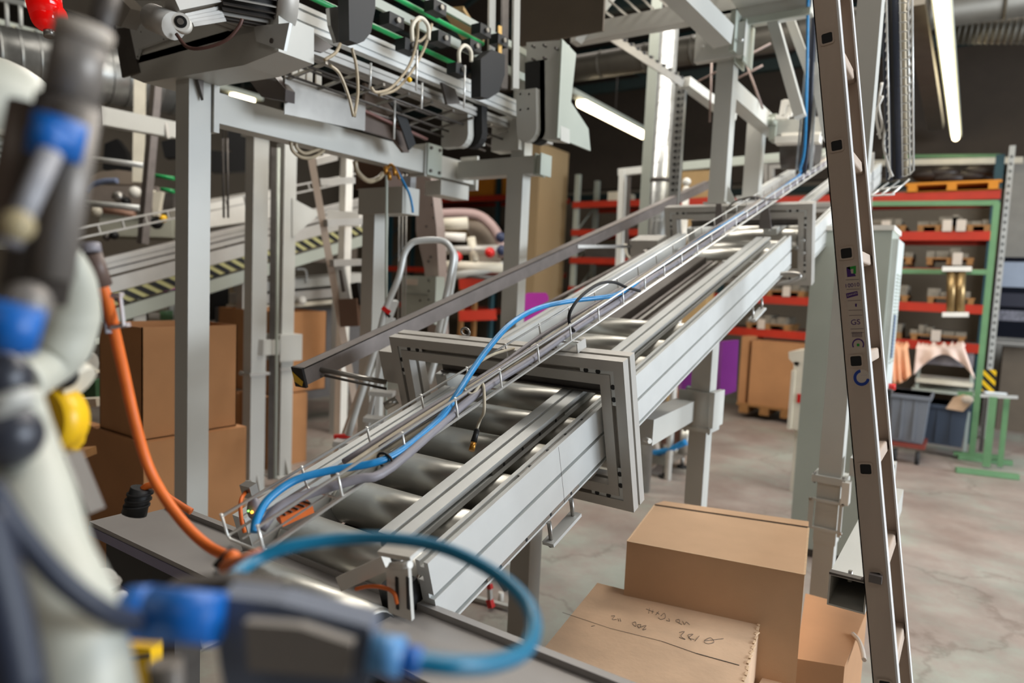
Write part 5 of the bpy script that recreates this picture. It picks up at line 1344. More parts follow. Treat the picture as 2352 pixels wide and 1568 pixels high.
o = MB().bar(P(775, 1010, d=3.8), P(850, 1022, d=3.8), .20, .03).build('tread', ALUD, lp)
MB().bar(P(768, 1002, d=3.8), P(805, 1000, d=3.8), .03, .02).build('red_tread_end', RED, lp)
for (a, b) in (((850, 900), (905, 905)), ((838, 960), (885, 965))):
    MB().bar(P(*a, d=dl+.1), P(*b, d=dl+.1), .1, .025).build('tread', ALUD, lp)
# red footed strut below conveyor near end
t = thing('red_foot_strut', tuple(P(1127, 1395, Z=0)), 'small strut with red feet under the near end of conveyor', 'strut')
q_ = P(1127, 1395, Z=0.01); MB().bar(P(1122, 1310, Y=q_.y), q_, .02, .02).build('strut', ALUD, t)
MB().bar(P(1124, 1376, Y=q_.y), P(1129, 1395, Y=q_.y), .028, .03).build('red_foot', RED, t)
MB().bar(P(1124, 1340, Y=q_.y), P(1126, 1352, Y=q_.y), .024, .024).build('red_clip', RED, t)
t = thing('castor_frame', tuple(P(1150, 1360, d=2.8)), 'pale castor frame on floor behind the red-footed strut', 'frame')
MB().bar(P(1080, 1370, Z=.02), P(1175, 1395, Z=.02), .03, .02).build('base_bar', PAINT, t)
MB().cyl(P(1150, 1380, Z=.0), P(1150, 1380, Z=.0)+Vector((0, 0, .05)), .016, n=10).build('bolt_foot', WHITE, t)
MB().bar(P(1140, 1310, d=2.8), P(1165, 1350, d=2.8), .05, .02).build('bracket', PAINT, t)
# ================================================================ PALLET RACKS
def rack(x0, x1, y0, zs, uprights, label, depth=.9, top=3.6, zcargo=True, seed=1, um=RACKB, items=True):
    t = thing('pallet_rack', ((x0+x1)/2, y0+depth/2, 0), label, 'rack')
    for x in uprights:
        for y in (y0+.04, y0+depth-.1):
            MB().box(x-.045, x+.045, y, y+.07, 0, top).build('upright', um, t)
        m = MB(); z = .3
        while z < top-.7: m.bar((x, y0+.07, z), (x, y0+depth-.07, z+.6), .02, .02); z += .6
        m.build('bracing', um, t)
    for z in zs:
        for y in (y0, y0+depth-.05):
            MB().box(x0, x1, y, y+.045, z-.055, z+.055).build('beam', RACKR, t)
        MB().box(x0, x1, y0+.06, y0+depth-.06, z+.02, z+.045).build('shelf_deck', mat('grey_shelf_deck', sr(118, 108, 96), .7), t)
    return t
rzs = [3.03, 2.54, 2.10, 1.655, 1.175]
rack(-3.4, .15, 10.0, [3.03, 2.54, 1.655, 1.18], (-3.35, -1.6, .11), 'red-beamed pallet rack on the right behind the green frame', top=3.5)
rack(-6.2, -4.55, 11.0, [3.20, 2.70, 2.20, 1.67], (-6.15, -4.6), 'red-beamed pallet rack in the middle between partition and grey post', um=PAINTG, top=3.75)
rack(-11.3, -7.0, 11.4, [3.45, 1.15, 1.95], (-11.2, -8.2, -7.1), 'red-beamed pallet rack left of the partition wall', top=4.0)
# goods on the right rack
rnd = random.Random(11)
gi = 0
shelf_names = {3.03: 'top shelf', 2.54: 'second shelf', 1.655: 'third shelf', 1.18: 'lowest shelf'}
for z, lst in ((2.54, [(-1.05, .5, 'l'), (-.45, .45, 'm'), (-.12, .4, 'r')]), (1.655, [(-1.0, .6, 'l'), (-.25, .5, 'r'), (-2.2, .5, 'x')]), (1.18, [(-.9, .3, 'l'), (-.35, .6, 'r'), (-2.4, .6, 'x')]), (2.14, [(-.95, .5, 'l'), (-.3, .5, 'r')])):
    for (xx, w_, tag_) in lst:
        nm = shelf_names.get(z, 'extra shelf')
        gi += 1
        side_ = {'l': 'left end', 'm': 'middle', 'r': 'right end', 'x': 'beyond the cabinet'}[tag_]
        t = thing('loaded_pallet', (xx, 10.35, z+.045), 'pallet of grey parts with white slip, %s, %s of right rack' % (nm, side_), 'pallet', 'loaded pallets on the right rack')
        zb = z+.045
        for k in (-1, 0, 1): MB().box(xx+k*w_*.42-.03, xx+k*w_*.42+.03, 10.02, 10.7, zb, zb+.07).build('pallet_block', WOOD, t)
        MB().box(xx-w_/2, xx+w_/2, 10.02, 10.72, zb+.07, zb+.09).build('pallet_board', WOOD, t)
        m = MB(); x = xx-w_/2
        while x < xx+w_/2-.06:
            ww = rnd.uniform(.06, .14); m.box(x, min(x+ww, xx+w_/2), 10.06, 10.65, zb+.09, zb+.09+rnd.uniform(.04, .13)); x += ww+.01
        m.build('stacked_parts', GOODS, t)
        px0 = xx+rnd.uniform(-.1, .1)
        MB().box(px0-.05, px0+.05, 10.0, 10.004, zb+.0, zb+.15).build('white_slip', PAPER, t)
rack_mid = 0
MB().box(-1.3, .12, 10.02, 10.6, 2.10, 2.14).build('rack_shelf', RACKR, label='extra red shelf board between second and third rack level', cat='shelf')
# top yellow pallet with black bundle
t = thing('yellow_pallet', (-.35, 10.4, 3.085), 'orange-yellow pallet on top shelf of the right rack', 'pallet')
for k in (-1, 0, 1): MB().box(-.35+k*.42-.05, -.35+k*.42+.05, 10.0, 10.7, 3.085, 3.17).build('block', mat('orange_wood', sr(205, 130, 30), .7), t)
MB().box(-.85, .15, 10.0, 10.7, 3.17, 3.20).build('deck_board', mat('orange_wood', sr(205, 130, 30), .7), t)
MB().box(-.85, .15, 10.0, 10.7, 3.075, 3.09).build('bottom_board', mat('orange_wood', sr(205, 130, 30), .7), t)
m = MB()
for k in range(9): m.ball((-.35+rnd.uniform(-.3, .3), 10.3+rnd.uniform(-.1, .1), 3.28+rnd.uniform(-.02, .08)), .14, (1.5, 1, .6), n=10)
m.build('black_bundle', mat('dark_film', sr(40, 30, 25), .5), label='dark crumpled bundle on the orange-yellow pallet', cat='bundle')
# goods on the middle & left racks
for i, (x, y, z, sx, sz, mt_, lb) in enumerate(((-5.4, 11.1, 3.26, .3, .16, PAINTW, 'small white box on top shelf of the middle rack'),
        (-5.6, 11.1, 2.26, .7, .22, DSTEEL, 'dark goods on third shelf of the middle rack'),
        (-5.2, 11.1, 1.73, .25, .3, PAINT, 'grey canister on lowest shelf of the middle rack'),
        (-8.8, 11.5, 3.51, .9, .5, mat('orange_wood', sr(205, 130, 30), .7), 'orange crate on top shelf of the left rack'),
        (-9.6, 11.5, 2.6, 1.6, .6, mat('tan_plate', sr(170, 140, 95), .6), 'tan cartons on upper part of the left rack'),
        (-7.6, 11.5, 2.6, .8, .6, mat('tan_plate', sr(170, 140, 95), .6), 'tan carton at the right end of the left rack'))):
    MB().box(x-sx/2, x+sx/2, y, y+.5, z, z+sz).bevel(.01, 1).build('stored_box', mt_, label=lb, cat='box')
# pallet with cardboard boxes on the floor (1690-1845, 780-940)
t = thing('floor_pallet', (-2.3, 10.4, 0), 'wooden pallet on floor under big brown boxes left of the cabinet', 'pallet')
YQ = 9.6
xa, xb = P(1690, 940, Y=YQ).x, P(1822, 940, Y=YQ).x
z0 = max(0.0, P(1760, 955, Y=YQ).z)
for k in range(3):
    x = xa+.1+(xb-xa-.2)*k/2; MB().box(x-.06, x+.06, YQ, YQ+.8, z0, z0+.10).build('block', WOOD, t)
MB().box(xa, xb+.3, YQ, YQ+.8, z0+.10, z0+.13).build('deck', WOOD, t)
zt = P(1760, 785, Y=YQ).z
xm = P(1722, 800, Y=YQ).x
MB().box(xa, xm-.02, YQ+.05, YQ+.8, z0+.13, zt+.05).bevel(.01).build('cardboard_box', CARD3, label='tall brown carton on the floor pallet, left one', cat='box')
MB().box(xm+.02, xb+.25, YQ+.02, YQ+.8, z0+.13, zt).bevel(.01).build('cardboard_box', CARD3, label='tall brown carton on the floor pallet, right one', cat='box')

# ================================================================ GREEN FRAME, TROLLEYS, BINS, MONITORS
t = thing('green_tube_gantry', (-.5, 9.0, 0), 'tall light green tube frame standing before the right pallet rack', 'frame')
def gz(a, b, y=9.0, w_=.055, mt_=GREEN, nm='tube'): MB().bar(P(*a, Y=y), P(*b, Y=y), w_, w_, up=(0, 1, 0)).build(nm, mt_, t)
gz((2290, 465), (2232, 1040), w_=.06); gz((1990, 468), (2294, 466)); gz((2040, 622), (2278, 625)); gz((2235, 905), (2200, 905))
gz((1992, 462), (1990, 760))
MB().bar(P(2190, 1040, Y=9.0), P(2300, 1050, Y=9.0), .08, .04).build('foot', GREEN, t)
t = thing('green_trestle', tuple(P(2270, 1075, Z=0)), 'low green steel trestle stand on the floor at right edge', 'trestle')
for (a, b) in (((2200, 1048), (2325, 1063)), ((2195, 1078), (2340, 1095))):
    MB().bar(P(*a, Z=.03), P(*b, Z=.03), .06, .05).build('foot', GREEN, t)
p = P(2265, 1070, Z=.03); q = Vector((p.x, p.y, P(2275, 910, Y=p.y).z))
MB().bar(p, q, .07, .07).build('upright', GREEN, t); MB().bar(p+Vector((.12, .1, 0)), q+Vector((.12, .1, 0)), .05, .05).build('upright', GREEN, t)
MB().bar(P(2252, 908, Y=p.y), P(2338, 912, Y=p.y), .04, .03).build('top_rod', ALU, t)
MB().bar(P(2260, 900, Y=p.y), P(2310, 904, Y=p.y+.2), .03, .02).build('top_rod', ALU, t)
# hanging brass-like cylinders
t = thing('hanging_roller_pair', tuple(P(2195, 720, Y=8.9)), 'pair of brass coloured rollers hanging from the green frame', 'rollers')
for x in (2186, 2207):
    MB().cyl(P(x, 618, Y=8.85), P(x-2, 722, Y=8.85), .045, n=16).build('roller', mat('dull_brass', sr(150, 125, 85), .35, .7), t)
for y, l in ((618, (2165, 2232)), (722, (2165, 2225))):
    MB().bar(P(l[0], y, Y=8.88), P(l[1], y, Y=8.88), .19, .05).build('white_bracket', WHITE, t)
# zebra sign
a, b = P(2255, 847, Y=9.6), P(2284, 900, Y=9.6)
MB().box((a.x+b.x)/2-.02, (a.x+b.x)/2+.02, 9.62, 9.66, 0, b.z+.1).build('board_post', DSTEEL, label='thin dark post carrying the yellow and black striped board', cat='post')
MB().box(a.x, b.x, 9.6, 9.61, b.z, a.z).build('hazard_board', HAZY, label='yellow and black striped board behind the green frame foot', cat='sign')
# steel column by the right wall + wall panel
a = P(2305, 640, Y=11.8)
t = thing('wall_column', (a.x, 11.8, 0), 'perforated grey rack column at the right before the wall screens', 'column')
MB().box(P(2292, 600, Y=10.6).x, P(2306, 600, Y=10.6).x, 10.6, 10.7, 0, 3.7).build('column', PAINT, t)
m = MB(); z = .4
xq = (P(2292, 600, Y=10.6).x+P(2306, 600, Y=10.6).x)/2
while z < 3.6: m.box(xq-.01, xq+.01, 10.595, 10.6, z, z+.03); z += .09
o = m.build('holes', BLACK, t); o['kind'] = 'stuff'
t = thing('wall_panel', (1.2, 12.6, 0), 'pale grey wall sheet behind the screens at right edge', 'panel')
MB().box(P(2306, 500, Y=12.6).x, P(2306, 500, Y=12.6).x+2.5, 12.6, 12.64, .0, P(2310, 370, Y=12.6).z).build('panel', mat('pale_wall_sheet', sr(150, 146, 138), .7), t)
MB().bar(P(1990, 375, Y=12.4), P(2350, 368, Y=12.4), .06, .09).build('wall_pipe', PAINTW, label='pale horizontal pipe along the back wall at right', cat='pipe')
MB().bar(P(2030, 360, Y=12.5), P(2300, 358, Y=12.5), .05, .05).build('green_wall_strip', GREEN, label='thin green strip above the pale wall pipe', cat='strip')
# monitor station
t = thing('monitor_station', tuple(P(2340, 800, Y=11.4)), 'dark workstation with two stacked screens at right edge', 'workstation')
YM = 11.4
def mon(x0, y0, x1, y1, nm, mt_, y=YM, th=.04, par=None):
    a, b = P(x0, y0, Y=y), P(x1, y1, Y=y); return MB().box(a.x, b.x, y, y+th, b.z, a.z).bevel(.006, 1).build(nm, mt_, par or t)
mon(2290, 590, 2420, 782, 'housing', SCREEN, YM, .25)
o = mon(2298, 601, 2420, 662, 'upper_screen', SCREENL, YM-.01, .01)
mon(2290, 672, 2420, 708, 'shelf', mat('dark_blue_shelf', sr(42, 44, 58), .5), YM-.06, .06)
o = mon(2292, 712, 2420, 742, 'lower_screen', mat('busy_screen', sr(120, 120, 130), .4, 0, .5, 30), YM-.01, .01)
mon(2288, 784, 2420, 796, 'desk_edge', ALUD, YM-.15, .3)
a = P(2310, 1000, Y=YM+.3)
MB().box(P(2306, 800, Y=YM).x, 3, YM+.2, YM+.7, 0, P(2320, 800, Y=YM).z).build('desk_body', mat('grey_desk_body', sr(104, 92, 78), .6), t)
# bins
def taper(name, x0, x1, yt, yb, Y, dep, m, label, lid=None, wheels=False):
    a = P(x0, yt, Y=Y); b = P(x1, yb, Y=Y)
    t = thing(name, ((a.x+b.x)/2, Y+dep/2, 0), label, 'bin')
    zt = a.z; zb = max(b.z, .03); k = .03
    A = [(a.x+k, Y+k, zb), (b.x-k, Y+k, zb), (b.x-k, Y+dep-k, zb), (a.x+k, Y+dep-k, zb), (a.x, Y, zt), (b.x, Y, zt), (b.x, Y+dep, zt), (a.x, Y+dep, zt)]
    MB().hexa([Vector(q) for q in A]).build('tub', m, t)
    mb = MB(); mb.box(a.x-.02, b.x+.02, Y-.02, Y+dep+.02, zt-.04, zt).bevel(.008, 1); mb.build('rim', m, t)
    for f_ in (.33, .66):
        x = a.x+(b.x-a.x)*f_; MB().box(x-.01, x+.01, Y-.003, Y+.02, zb+.03, zt-.05).build('rib', m, t)
    return t, a, b, zb
t, a, b, zb = taper('wheeled_bin', 2048, 2125, 902, 1022, 8.3, .5, BIN, 'grey plastic bin on a wheeled dolly, right of the ladder')
MB().box(a.x, b.x, 8.28, 8.8, zb-.05, zb-.01).build('dolly', mat('red_brown_dolly', sr(120, 50, 40), .6), t)
for x in (a.x+.08, b.x-.06):
    MB().cyl((x-.02, 8.32, .07), (x+.02, 8.32, .07), .07, n=16).build('wheel', RUBBER, t)
taper('plastic_bin', 2125, 2216, 925, 1030, 8.9, .5, BIN2, 'dark blue-grey plastic bin between the wheeled bin and green frame')
t = thing('paper_sack', tuple(P(2195, 930, Y=8.9)), 'crumpled brown paper sack in the dark blue-grey bin', 'sack')
m = MB(); m.hull([P(x, y, Y=8.85) for x, y in ((2172, 938), (2190, 912), (2215, 905), (2232, 925), (2212, 945))]+[P(x, y, Y=9.1) for x, y in ((2180, 935), (2205, 915), (2222, 930))]); m.build('sack', CARD2, t)
MB().ball(P(2222, 917, Y=8.8), .05, (1.2, .6, .9), n=10).build('white_paper', PAPER, t)
# cloth covered trolley
t = thing('steel_trolley', tuple(P(2160, 890, Y=9.3)), 'small steel trolley under the pale pink cloth', 'trolley')
YT = 9.3
a, b = P(2105, 850, Y=YT), P(2235, 895, Y=YT)
MB().box(a.x+.02, b.x-.02, YT, YT+.5, P(2160, 838, Y=YT).z, P(2160, 815, Y=YT).z+.02).build('tank', GREYC, t)
MB().box(a.x, b.x, YT-.03, YT+.5, P(2160, 882, Y=YT).z, P(2160, 872, Y=YT).z).build('shelf', PAINTW, t)
MB().box(a.x-.03, b.x+.03, YT-.05, YT+.5, P(2160, 902, Y=YT).z, P(2160, 896, Y=YT).z).build('shelf', PAINTG, t)
for x in (a.x+.02, b.x-.02):
    MB().box(x-.018, x+.018, YT, YT+.04, 0.0, P(2160, 850, Y=YT).z).build('leg', PAINTG, t)
def cloth(pts, Y, name, m, label, zt, seed):
    """draped cloth: rumpled sheet hanging over a box; pts outline in pixels"""
    rnd = random.Random(seed)
    mb = MB(); bm = mb.bm
    n = 22; top = pts[0]; bot = pts[1]
    rows = 10; grid = []
    for j in range(rows+1):
        row = []
        for i in range(n+1):
            f = i/n; tx = top[0][0]+(top[1][0]-top[0][0])*f; bx = bot[0][0]+(bot[1][0]-bot[0][0])*f
            ty = top[0][1]+(top[1][1]-top[0][1])*f; by = bot[0][1]+(bot[1][1]-bot[0][1])*f
            by += bot[2]*math.sin(math.pi*f)
            g = j/rows
            x = tx+(bx-tx)*g; y = ty+(by-ty)*g
            dp = math.sin(f*19+seed)*.035*g+math.sin(f*7)*.02*g
            row.append(bm.verts.new(P(x, y, Y=Y-.04-dp*1.2-.05*g)))
        grid.append(row)
    for j in range(rows):
        for i in range(n):
            f = bm.faces.new((grid[j][i], grid[j][i+1], grid[j+1][i+1], grid[j+1][i])); f.smooth = True
    back = [bm.verts.new(v.co+Vector((0, .55, .0))) for v in grid[0]]
    mid = [bm.verts.new(v.co+Vector((rnd.uniform(-.01, .01), .25, rnd.uniform(.0, .06)))) for v in grid[0]]
    for i in range(n):
        for A, B in ((grid[0], mid), (mid, back)):
            f = bm.faces.new((A[i], A[i+1], B[i+1], B[i])); f.smooth = True
    o = mb.build(name, m, label=label, cat='cloth')
    md = o.modifiers.new('thick', 'SOLIDIFY'); md.thickness = .008
    return o
cloth((((2105, 797), (2215, 797)), ((2098, 862), (2240, 870), -52)), YT, 'draped_cloth', CLOTH, 'pale pink cloth draped over the steel trolley', 1.2, 2)
cloth((((2040, 790), (2085, 800)), ((2046, 880), (2092, 862), 8)), 9.1, 'draped_cloth', CLOTH2, 'peach coloured cloth hanging left of the pale pink cloth', 1.2, 5)
# white cabinet edge left of the cabinet (1810-1850, 800-1000)
YW = 6.2
t = thing('cream_cabinet', tuple(P(1838, 990, Y=YW)), 'cream enamelled appliance with sloping lid left of the control cabinet', 'cabinet')
a, b = P(1822, 850, Y=YW), P(1850, 990, Y=YW)
MB().box(a.x, a.x+.6, YW, YW+.5, b.z, P(1822, 830, Y=YW).z).build('body', PAINTW, t)
MB().prism([P(1811, 808, Y=YW), P(1850, 803, Y=YW), P(1850, 840, Y=YW), P(1830, 842, Y=YW), P(1812, 824, Y=YW)], (0, .5, 0)).build('sloping_lid', PAINTW, t)
MB().box(a.x-.01, a.x+.02, YW-.02, YW+.5, b.z, P(1822, 850, Y=YW).z).build('edge_rail', PAINTW, t)
MB().box(a.x+.05, a.x+.08, YW-.01, YW, P(1840, 925, Y=YW).z, P(1840, 905, Y=YW).z).build('red_handle', RED, t)
for k in (0, 1): MB().box(a.x+.03+k*.4, a.x+.07+k*.4, YW+.1, YW+.14, 0, b.z).build('leg', PAINTW, t)
# purple machine covers
t = thing('machine_hood', tuple(P(1675, 850, d=5.2)), 'glossy purple plastic hood right of the conveyor support leg', 'panel')
MB().prism([P(x, y, d=5.2) for x, y in ((1660, 784), (1697, 780), (1691, 898), (1652, 912))], CW*.12).build('panel', PURP, t)
t.location.z = t.location.z
t = thing('machine_hood', tuple(P(1583, 860, d=5.2)), 'darker purple hood partly hidden left of the conveyor support leg', 'panel')
MB().prism([P(x, y, d=5.2) for x, y in ((1566, 790), (1601, 780), (1600, 898), (1566, 900))], CW*.12).build('panel', PURP, t)
MB().ball(P(1582, 892, d=5.1), .02, n=8).build('green_button', GREENP, t)
t = thing('purple_disc', tuple(P(1595, 665, d=5.4)), 'purple rounded cover seen between rails of the conveyor', 'cover')
MB().cyl(P(1595, 668, d=5.4), P(1595, 668, d=5.5), .085, n=24).build('disc', PURP, t)
t = thing('magenta_box', tuple(P(1235, 750, d=5.6)), 'magenta plastic cover behind the blue hose', 'cover')
MB().prism([P(x, y, d=5.6) for x, y in ((1206, 676), (1212, 672), (1254, 672), (1260, 680), (1260, 740), (1204, 745))], CW*.25).bevel(.015, 2).build('cover', MAG, t)
MB().box(P(1200, 740, d=5.7).x, P(1262, 760, d=5.7).x, P(1200, 740, d=5.7).y, P(1200, 740, d=5.7).y+.3, 0, P(1230, 745, d=5.7).z).build('dark_base', BLACK, t)
t = thing('green_machine_part', tuple(P(1435, 650, d=6)), 'green machine body behind the cable tray below the duct', 'machine')
MB().prism([P(x, y, d=6) for x, y in ((1408, 620), (1470, 592), (1480, 650), (1412, 690))], CW*.2).build('green_body', GREEN, t)
MB().cyl(P(1457, 640, d=5.9), P(1459, 582, d=5.9), .02, n=10).build('white_tube', WHITE, t)
MB().cyl(P(1459, 582, d=5.9), P(1459, 572, d=5.9), .016, n=10).build('blue_tip', BLUEP, t)
MB().tube([P(x, y, d=5.9) for x, y in ((1436, 560), (1440, 585), (1455, 598), (1470, 590))], .014, n=8).build('bent_hose', PAINTW, t)
t = thing('white_bottle', tuple(P(1577, 470, d=6)), 'white stacked spherical fitting right of the vertical duct', 'fitting')
MB().ball(P(1577, 418, d=6), .038, n=14).build('upper_ball', WHITE, t); MB().ball(P(1576, 438, d=6), .036, (1, 1, 1.3), n=14).build('lower_ball', WHITE, t)
MB().cyl(P(1576, 440, d=6), Vector((P(1576, 440, d=6).x, P(1576, 440, d=6).y, 0)), .03, n=12).build('neck', WHITE, t)
MB().box(P(1560, 460, Y=9).x, P(1640, 430, Y=9).x, 9.0, 9.3, 0, P(1600, 392, Y=9).z).build('tan_board', mat('tan_plate', sr(170, 140, 95), .6), label='tall tan panel behind the white fitting', cat='panel')
MB().bar(P(1560, 466, Y=8.9), P(1660, 460, Y=8.9), .05, .10).build('red_rack_beam', RACKR, label='short red rack beam behind the white fitting', cat='beam')
# pump trolley under conveyor
YU = 5.2
t = thing('pump_trolley', tuple(P(1530, 1100, Y=YU)), 'steel pump trolley with cylinders and blue hose below the conveyor frame', 'trolley')
zb = P(1530, 1100, Z=0)
YU = zb.y
pA = P(1530, 1085, Y=YU); 
c = Vector((pA.x, YU, .12))
MB().hexa([Vector(q) for q in ((c.x-.75, YU, .12), (c.x, YU, .12), (c.x+.0, YU+.6, .12), (c.x-.75, YU+.6, .12), (c.x-.75, YU, .20), (c.x, YU, .20), (c.x, YU+.6, .20), (c.x-.75, YU+.6, .20))]).build('base_tray', STEEL, t)
for x, y in ((c.x-.03, YU+.03), (c.x-.70, YU+.03), (c.x-.03, YU+.5)):
    MB().cyl((x, y, .02), (x, y, .12), .018, n=10).build('foot', STEEL, t); MB().cyl((x, y, 0), (x, y, .02), .05, n=12).build('foot_pad', RUBBER, t)
for x, y0, y1, r, mt_ in ((1540, 1080, 1020, .09, ROLL), (1572, 1060, 985, .06, ROLL), (1555, 1010, 900, .05, mat('rust_brown_pipe', sr(120, 80, 65), .5)), (1528, 1010, 930, .04, mat('rust_brown_pipe', sr(120, 80, 65), .5)), (1575, 985, 900, .03, DGREEN)):
    q = P(x, y0, Y=YU+.25); MB().cyl((q.x, q.y, .2), (q.x, q.y, P(x, y1, Y=YU+.25).z), r, n=20).build('cylinder', mt_, t)
MB().tube([P(x, y, Y=YU+.1) for x, y in ((1478, 1070), (1497, 1065), (1506, 1040), (1500, 1005), (1490, 985))], .04, n=12).build('pale_bent_pipe', mat('pale_pipe', sr(180, 165, 150), .4), t)
MB().tube([P(x, y, Y=YU-.02) for x, y in ((1470, 1040), (1500, 1038), (1540, 1030), (1575, 1012))], .02, n=10).build('blue_hose', BLUE, t)
MB().tube([P(x, y, Y=YU+.02) for x, y in ((1475, 1050), (1510, 1044), (1550, 1030), (1578, 1018))], .014, n=8).build('blue_hose', BLUE, t)
# machinery behind the conveyor near middle (1000-1160, 480-620): arch and tubes
t = thing('arched_pipe_machine', tuple(P(1080, 600, d=8)), 'machine with big curved pink-grey pipe and white tubes in the centre background', 'machine')
MB().tube([P(x, y, d=8) for x, y in ((1005, 492), (1060, 490), (1100, 496), (1130, 520), (1150, 555), (1155, 590))], .06, n=12).build('curved_pipe', mat('pink_grey_pipe', sr(165, 140, 136), .5), t)
for (a, b, r, mt_) in (((1008, 515), (1075, 512), .07, PAINTW), ((1008, 542), (1070, 545), .05, WHITE), ((1082, 545), (1090, 600), .05, PAINTW), ((1005, 575), (1155, 572), .05, ALUD), ((1010, 610), (1160, 615), .06, PAINTW), ((1000, 640), (1160, 610), .05, PAINT), ((1010, 625), (1150, 640), .03, DSTEEL)):
    MB().cyl(P(*a, d=7.8), P(*b, d=7.8), r, n=12).build('tube', mt_, t)
MB().prism([P(x, y, d=8.2) for x, y in ((1060, 505), (1115, 510), (1148, 560), (1152, 600), (1090, 600), (1080, 545))], CW*.1).build('side_plate', mat('warm_grey_cover', sr(135, 122, 108), .6), t)
for (x, y) in ((1125, 580), (1050, 590)): MB().ball(P(x, y, d=7.6), .06, n=10).build('red_part', RED, t)
for (x, y) in ((1150, 545), (1152, 575)): MB().ball(P(x, y, d=7.6), .06, n=10).build('blue_part', mat('navy_part', sr(40, 50, 80), .5), t)
t = thing('dark_red_shelf', tuple(P(1100, 740, d=9)), 'small red framed rack below the curved pipe machine', 'rack')
for (a, b) in (((1055, 652), (1160, 648)), ((1055, 725), (1140, 722)), ):
    MB().bar(P(*a, d=8.6), P(*b, d=8.6), .1, .13).build('beam', RACKR, t)
for x in (1062, 1092, 1130): MB().bar(P(x, 650, d=8.7), Vector((P(x, 650, d=8.7).x, P(x, 650, d=8.7).y, 0)), .05, .05).build('upright', WOOD if x != 1130 else RACKB, t)
# ================================================================ FOREGROUND METAL TRAY BEAM
zt = 1.0
tp = thing('metal_channel', (-1.0, .98, .6), 'wide dull metal channel crossing the bottom foreground below the conveyor end', 'channel')
pl0 = [P(205, 1197, Z=zt), P(385, 1162, Z=zt)]
y0, y1 = pl0[0].y, pl0[1].y
xl = pl0[0].x
MATP = mat('grey_coated_steel', sr(150, 146, 143), .5, .25, .05, 8)
m = MB(); m.box(xl, 0.2, y0, y0+.13, zt-.012, zt).bevel(.003, 1); m.build('top_plate', MATP, tp)
m = MB(); m.box(xl+.02, 0.2, y0+.13, y1+.015, zt-.03, zt-.010).bevel(.003, 1); m.build('lower_ledge', MATP, tp)
m = MB(); m.box(xl+.02, .2, y1+.0, y1+.02, zt-.03, zt+.004).bevel(.003, 1); m.build('back_lip', MATP, tp)
m = MB(); m.box(xl-.001, .2, y0-.002, y0+.012, zt-.037, zt-.0125).bevel(.002, 1); m.build('front_lip', mat('dark_blue_grey_lip', sr(128, 124, 148), .5, .1), tp)
m = MB(); m.box(xl+.03, .2, y0+.03, y0+.10, zt-.16, zt-.03); m.build('under_box', BLACK, tp)
for x in (xl+.3, -.2): MB().box(x-.04, x+.04, y0+.05, y0+.12, 0, zt-.03).build('stand', DSTEEL, tp)
# chrome cylinders glimpsed below left of the plate
t = thing('chrome_fitting', tuple(P(225, 1345, d=1.3)), 'chrome bolt fitting glimpsed below the left corner of metal channel', 'fitting')
MB().cyl(P(235, 1335, d=1.2), P(218, 1365, d=1.25), .025, n=16).build('body', ROLL, t)
MB().cyl(P(238, 1328, d=1.2), P(234, 1338, d=1.2), .030, n=16).build('collar', STEEL, t)
MB().bar(P(185, 1290, d=1.3), P(215, 1292, d=1.3), .02, .012).build('grey_strip', PAINT, t)
MB().bar(P(186, 1325, d=1.3), P(200, 1325, d=1.3), .006, .006).build('red_wire', RED, t)
MB().ball(P(278, 1372, d=1.15), .012, n=10).build('white_knob', WHITE, t)
t = thing('black_plug', tuple(P(318, 1160, d=1.5)), 'black ribbed plug with orange cable behind the metal channel corner', 'plug')
MB().cyl(P(325, 1120, d=1.5), P(308, 1180, d=1.5), .022, .026, n=16).build('body', BLACK, t)
for k in range(3): 
    a = P(322-k*4, 1130+k*14, d=1.5); MB().cyl(a, a-Vector((0, 0, .004)), .027, n=16).build('ridge', RUBBER, t)
cable('orange_cable', [P(x, y, d=1.5) for x, y in ((328, 1122), (338, 1116), (352, 1114), (365, 1120), (385, 1140), (415, 1160), (440, 1175))], .0075, ORANGE, 'thin orange cable from black plug joining the thick orange cable')
cable('orange_cable', [P(x, y, d=d) for x, y, d in ((205, 570, 1.0), (222, 625, 1.0), (246, 690, 1.02), (262, 760, 1.05), (285, 860, 1.08), (310, 970, 1.1), (340, 1070, 1.12), (380, 1145, 1.12), (430, 1210, 1.1), (480, 1255, 1.08), (530, 1280, 1.05))],
      lambda f: .0085, ORANGE, 'thick orange cable hanging in a long curve at left foreground')
t = thing('cable_sleeve', tuple(P(215, 620, d=.95)), 'dark worn sleeve around the top of the thick orange cable', 'sleeve')
MB().cyl(P(212, 580, d=.97), P(236, 655, d=.99), .012, .013, n=14).build('sleeve', mat('brown_grey_sleeve', sr(98, 80, 72), .5), t)
MB().cyl(P(205, 560, d=.97), P(209, 582, d=.97), .014, n=12).build('top_collar', GREYC, t)
t = thing('cable_clip', tuple(P(262, 720, d=1.0)), 'clear plastic cable clip round the thick orange cable', 'clip')
CLR = mat('cloudy_plastic', sr(170, 160, 160), .3)
MB().bar(P(236, 682, d=1.02), P(280, 676, d=1.02), .012, .006).build('upper_band', CLR, t)
MB().bar(P(258, 752, d=1.04), P(295, 745, d=1.04), .012, .006).build('lower_band', CLR, t)
MB().bar(P(276, 680, d=1.03), P(284, 748, d=1.03), .004, .004).build('side_rib', CLR, t)
MB().bar(P(240, 690, d=1.04), P(252, 765, d=1.04), .014, .004).build('side_rib', GREYC, t)
t = thing('black_cable_tie', tuple(P(520, 1290, d=.9)), 'black cable tie with orange cable ends on the metal channel', 'cable tie')
MB().bar(P(505, 1300, d=.92), P(535, 1270, d=.92), .022, .018).build('tie', BLACK, t)
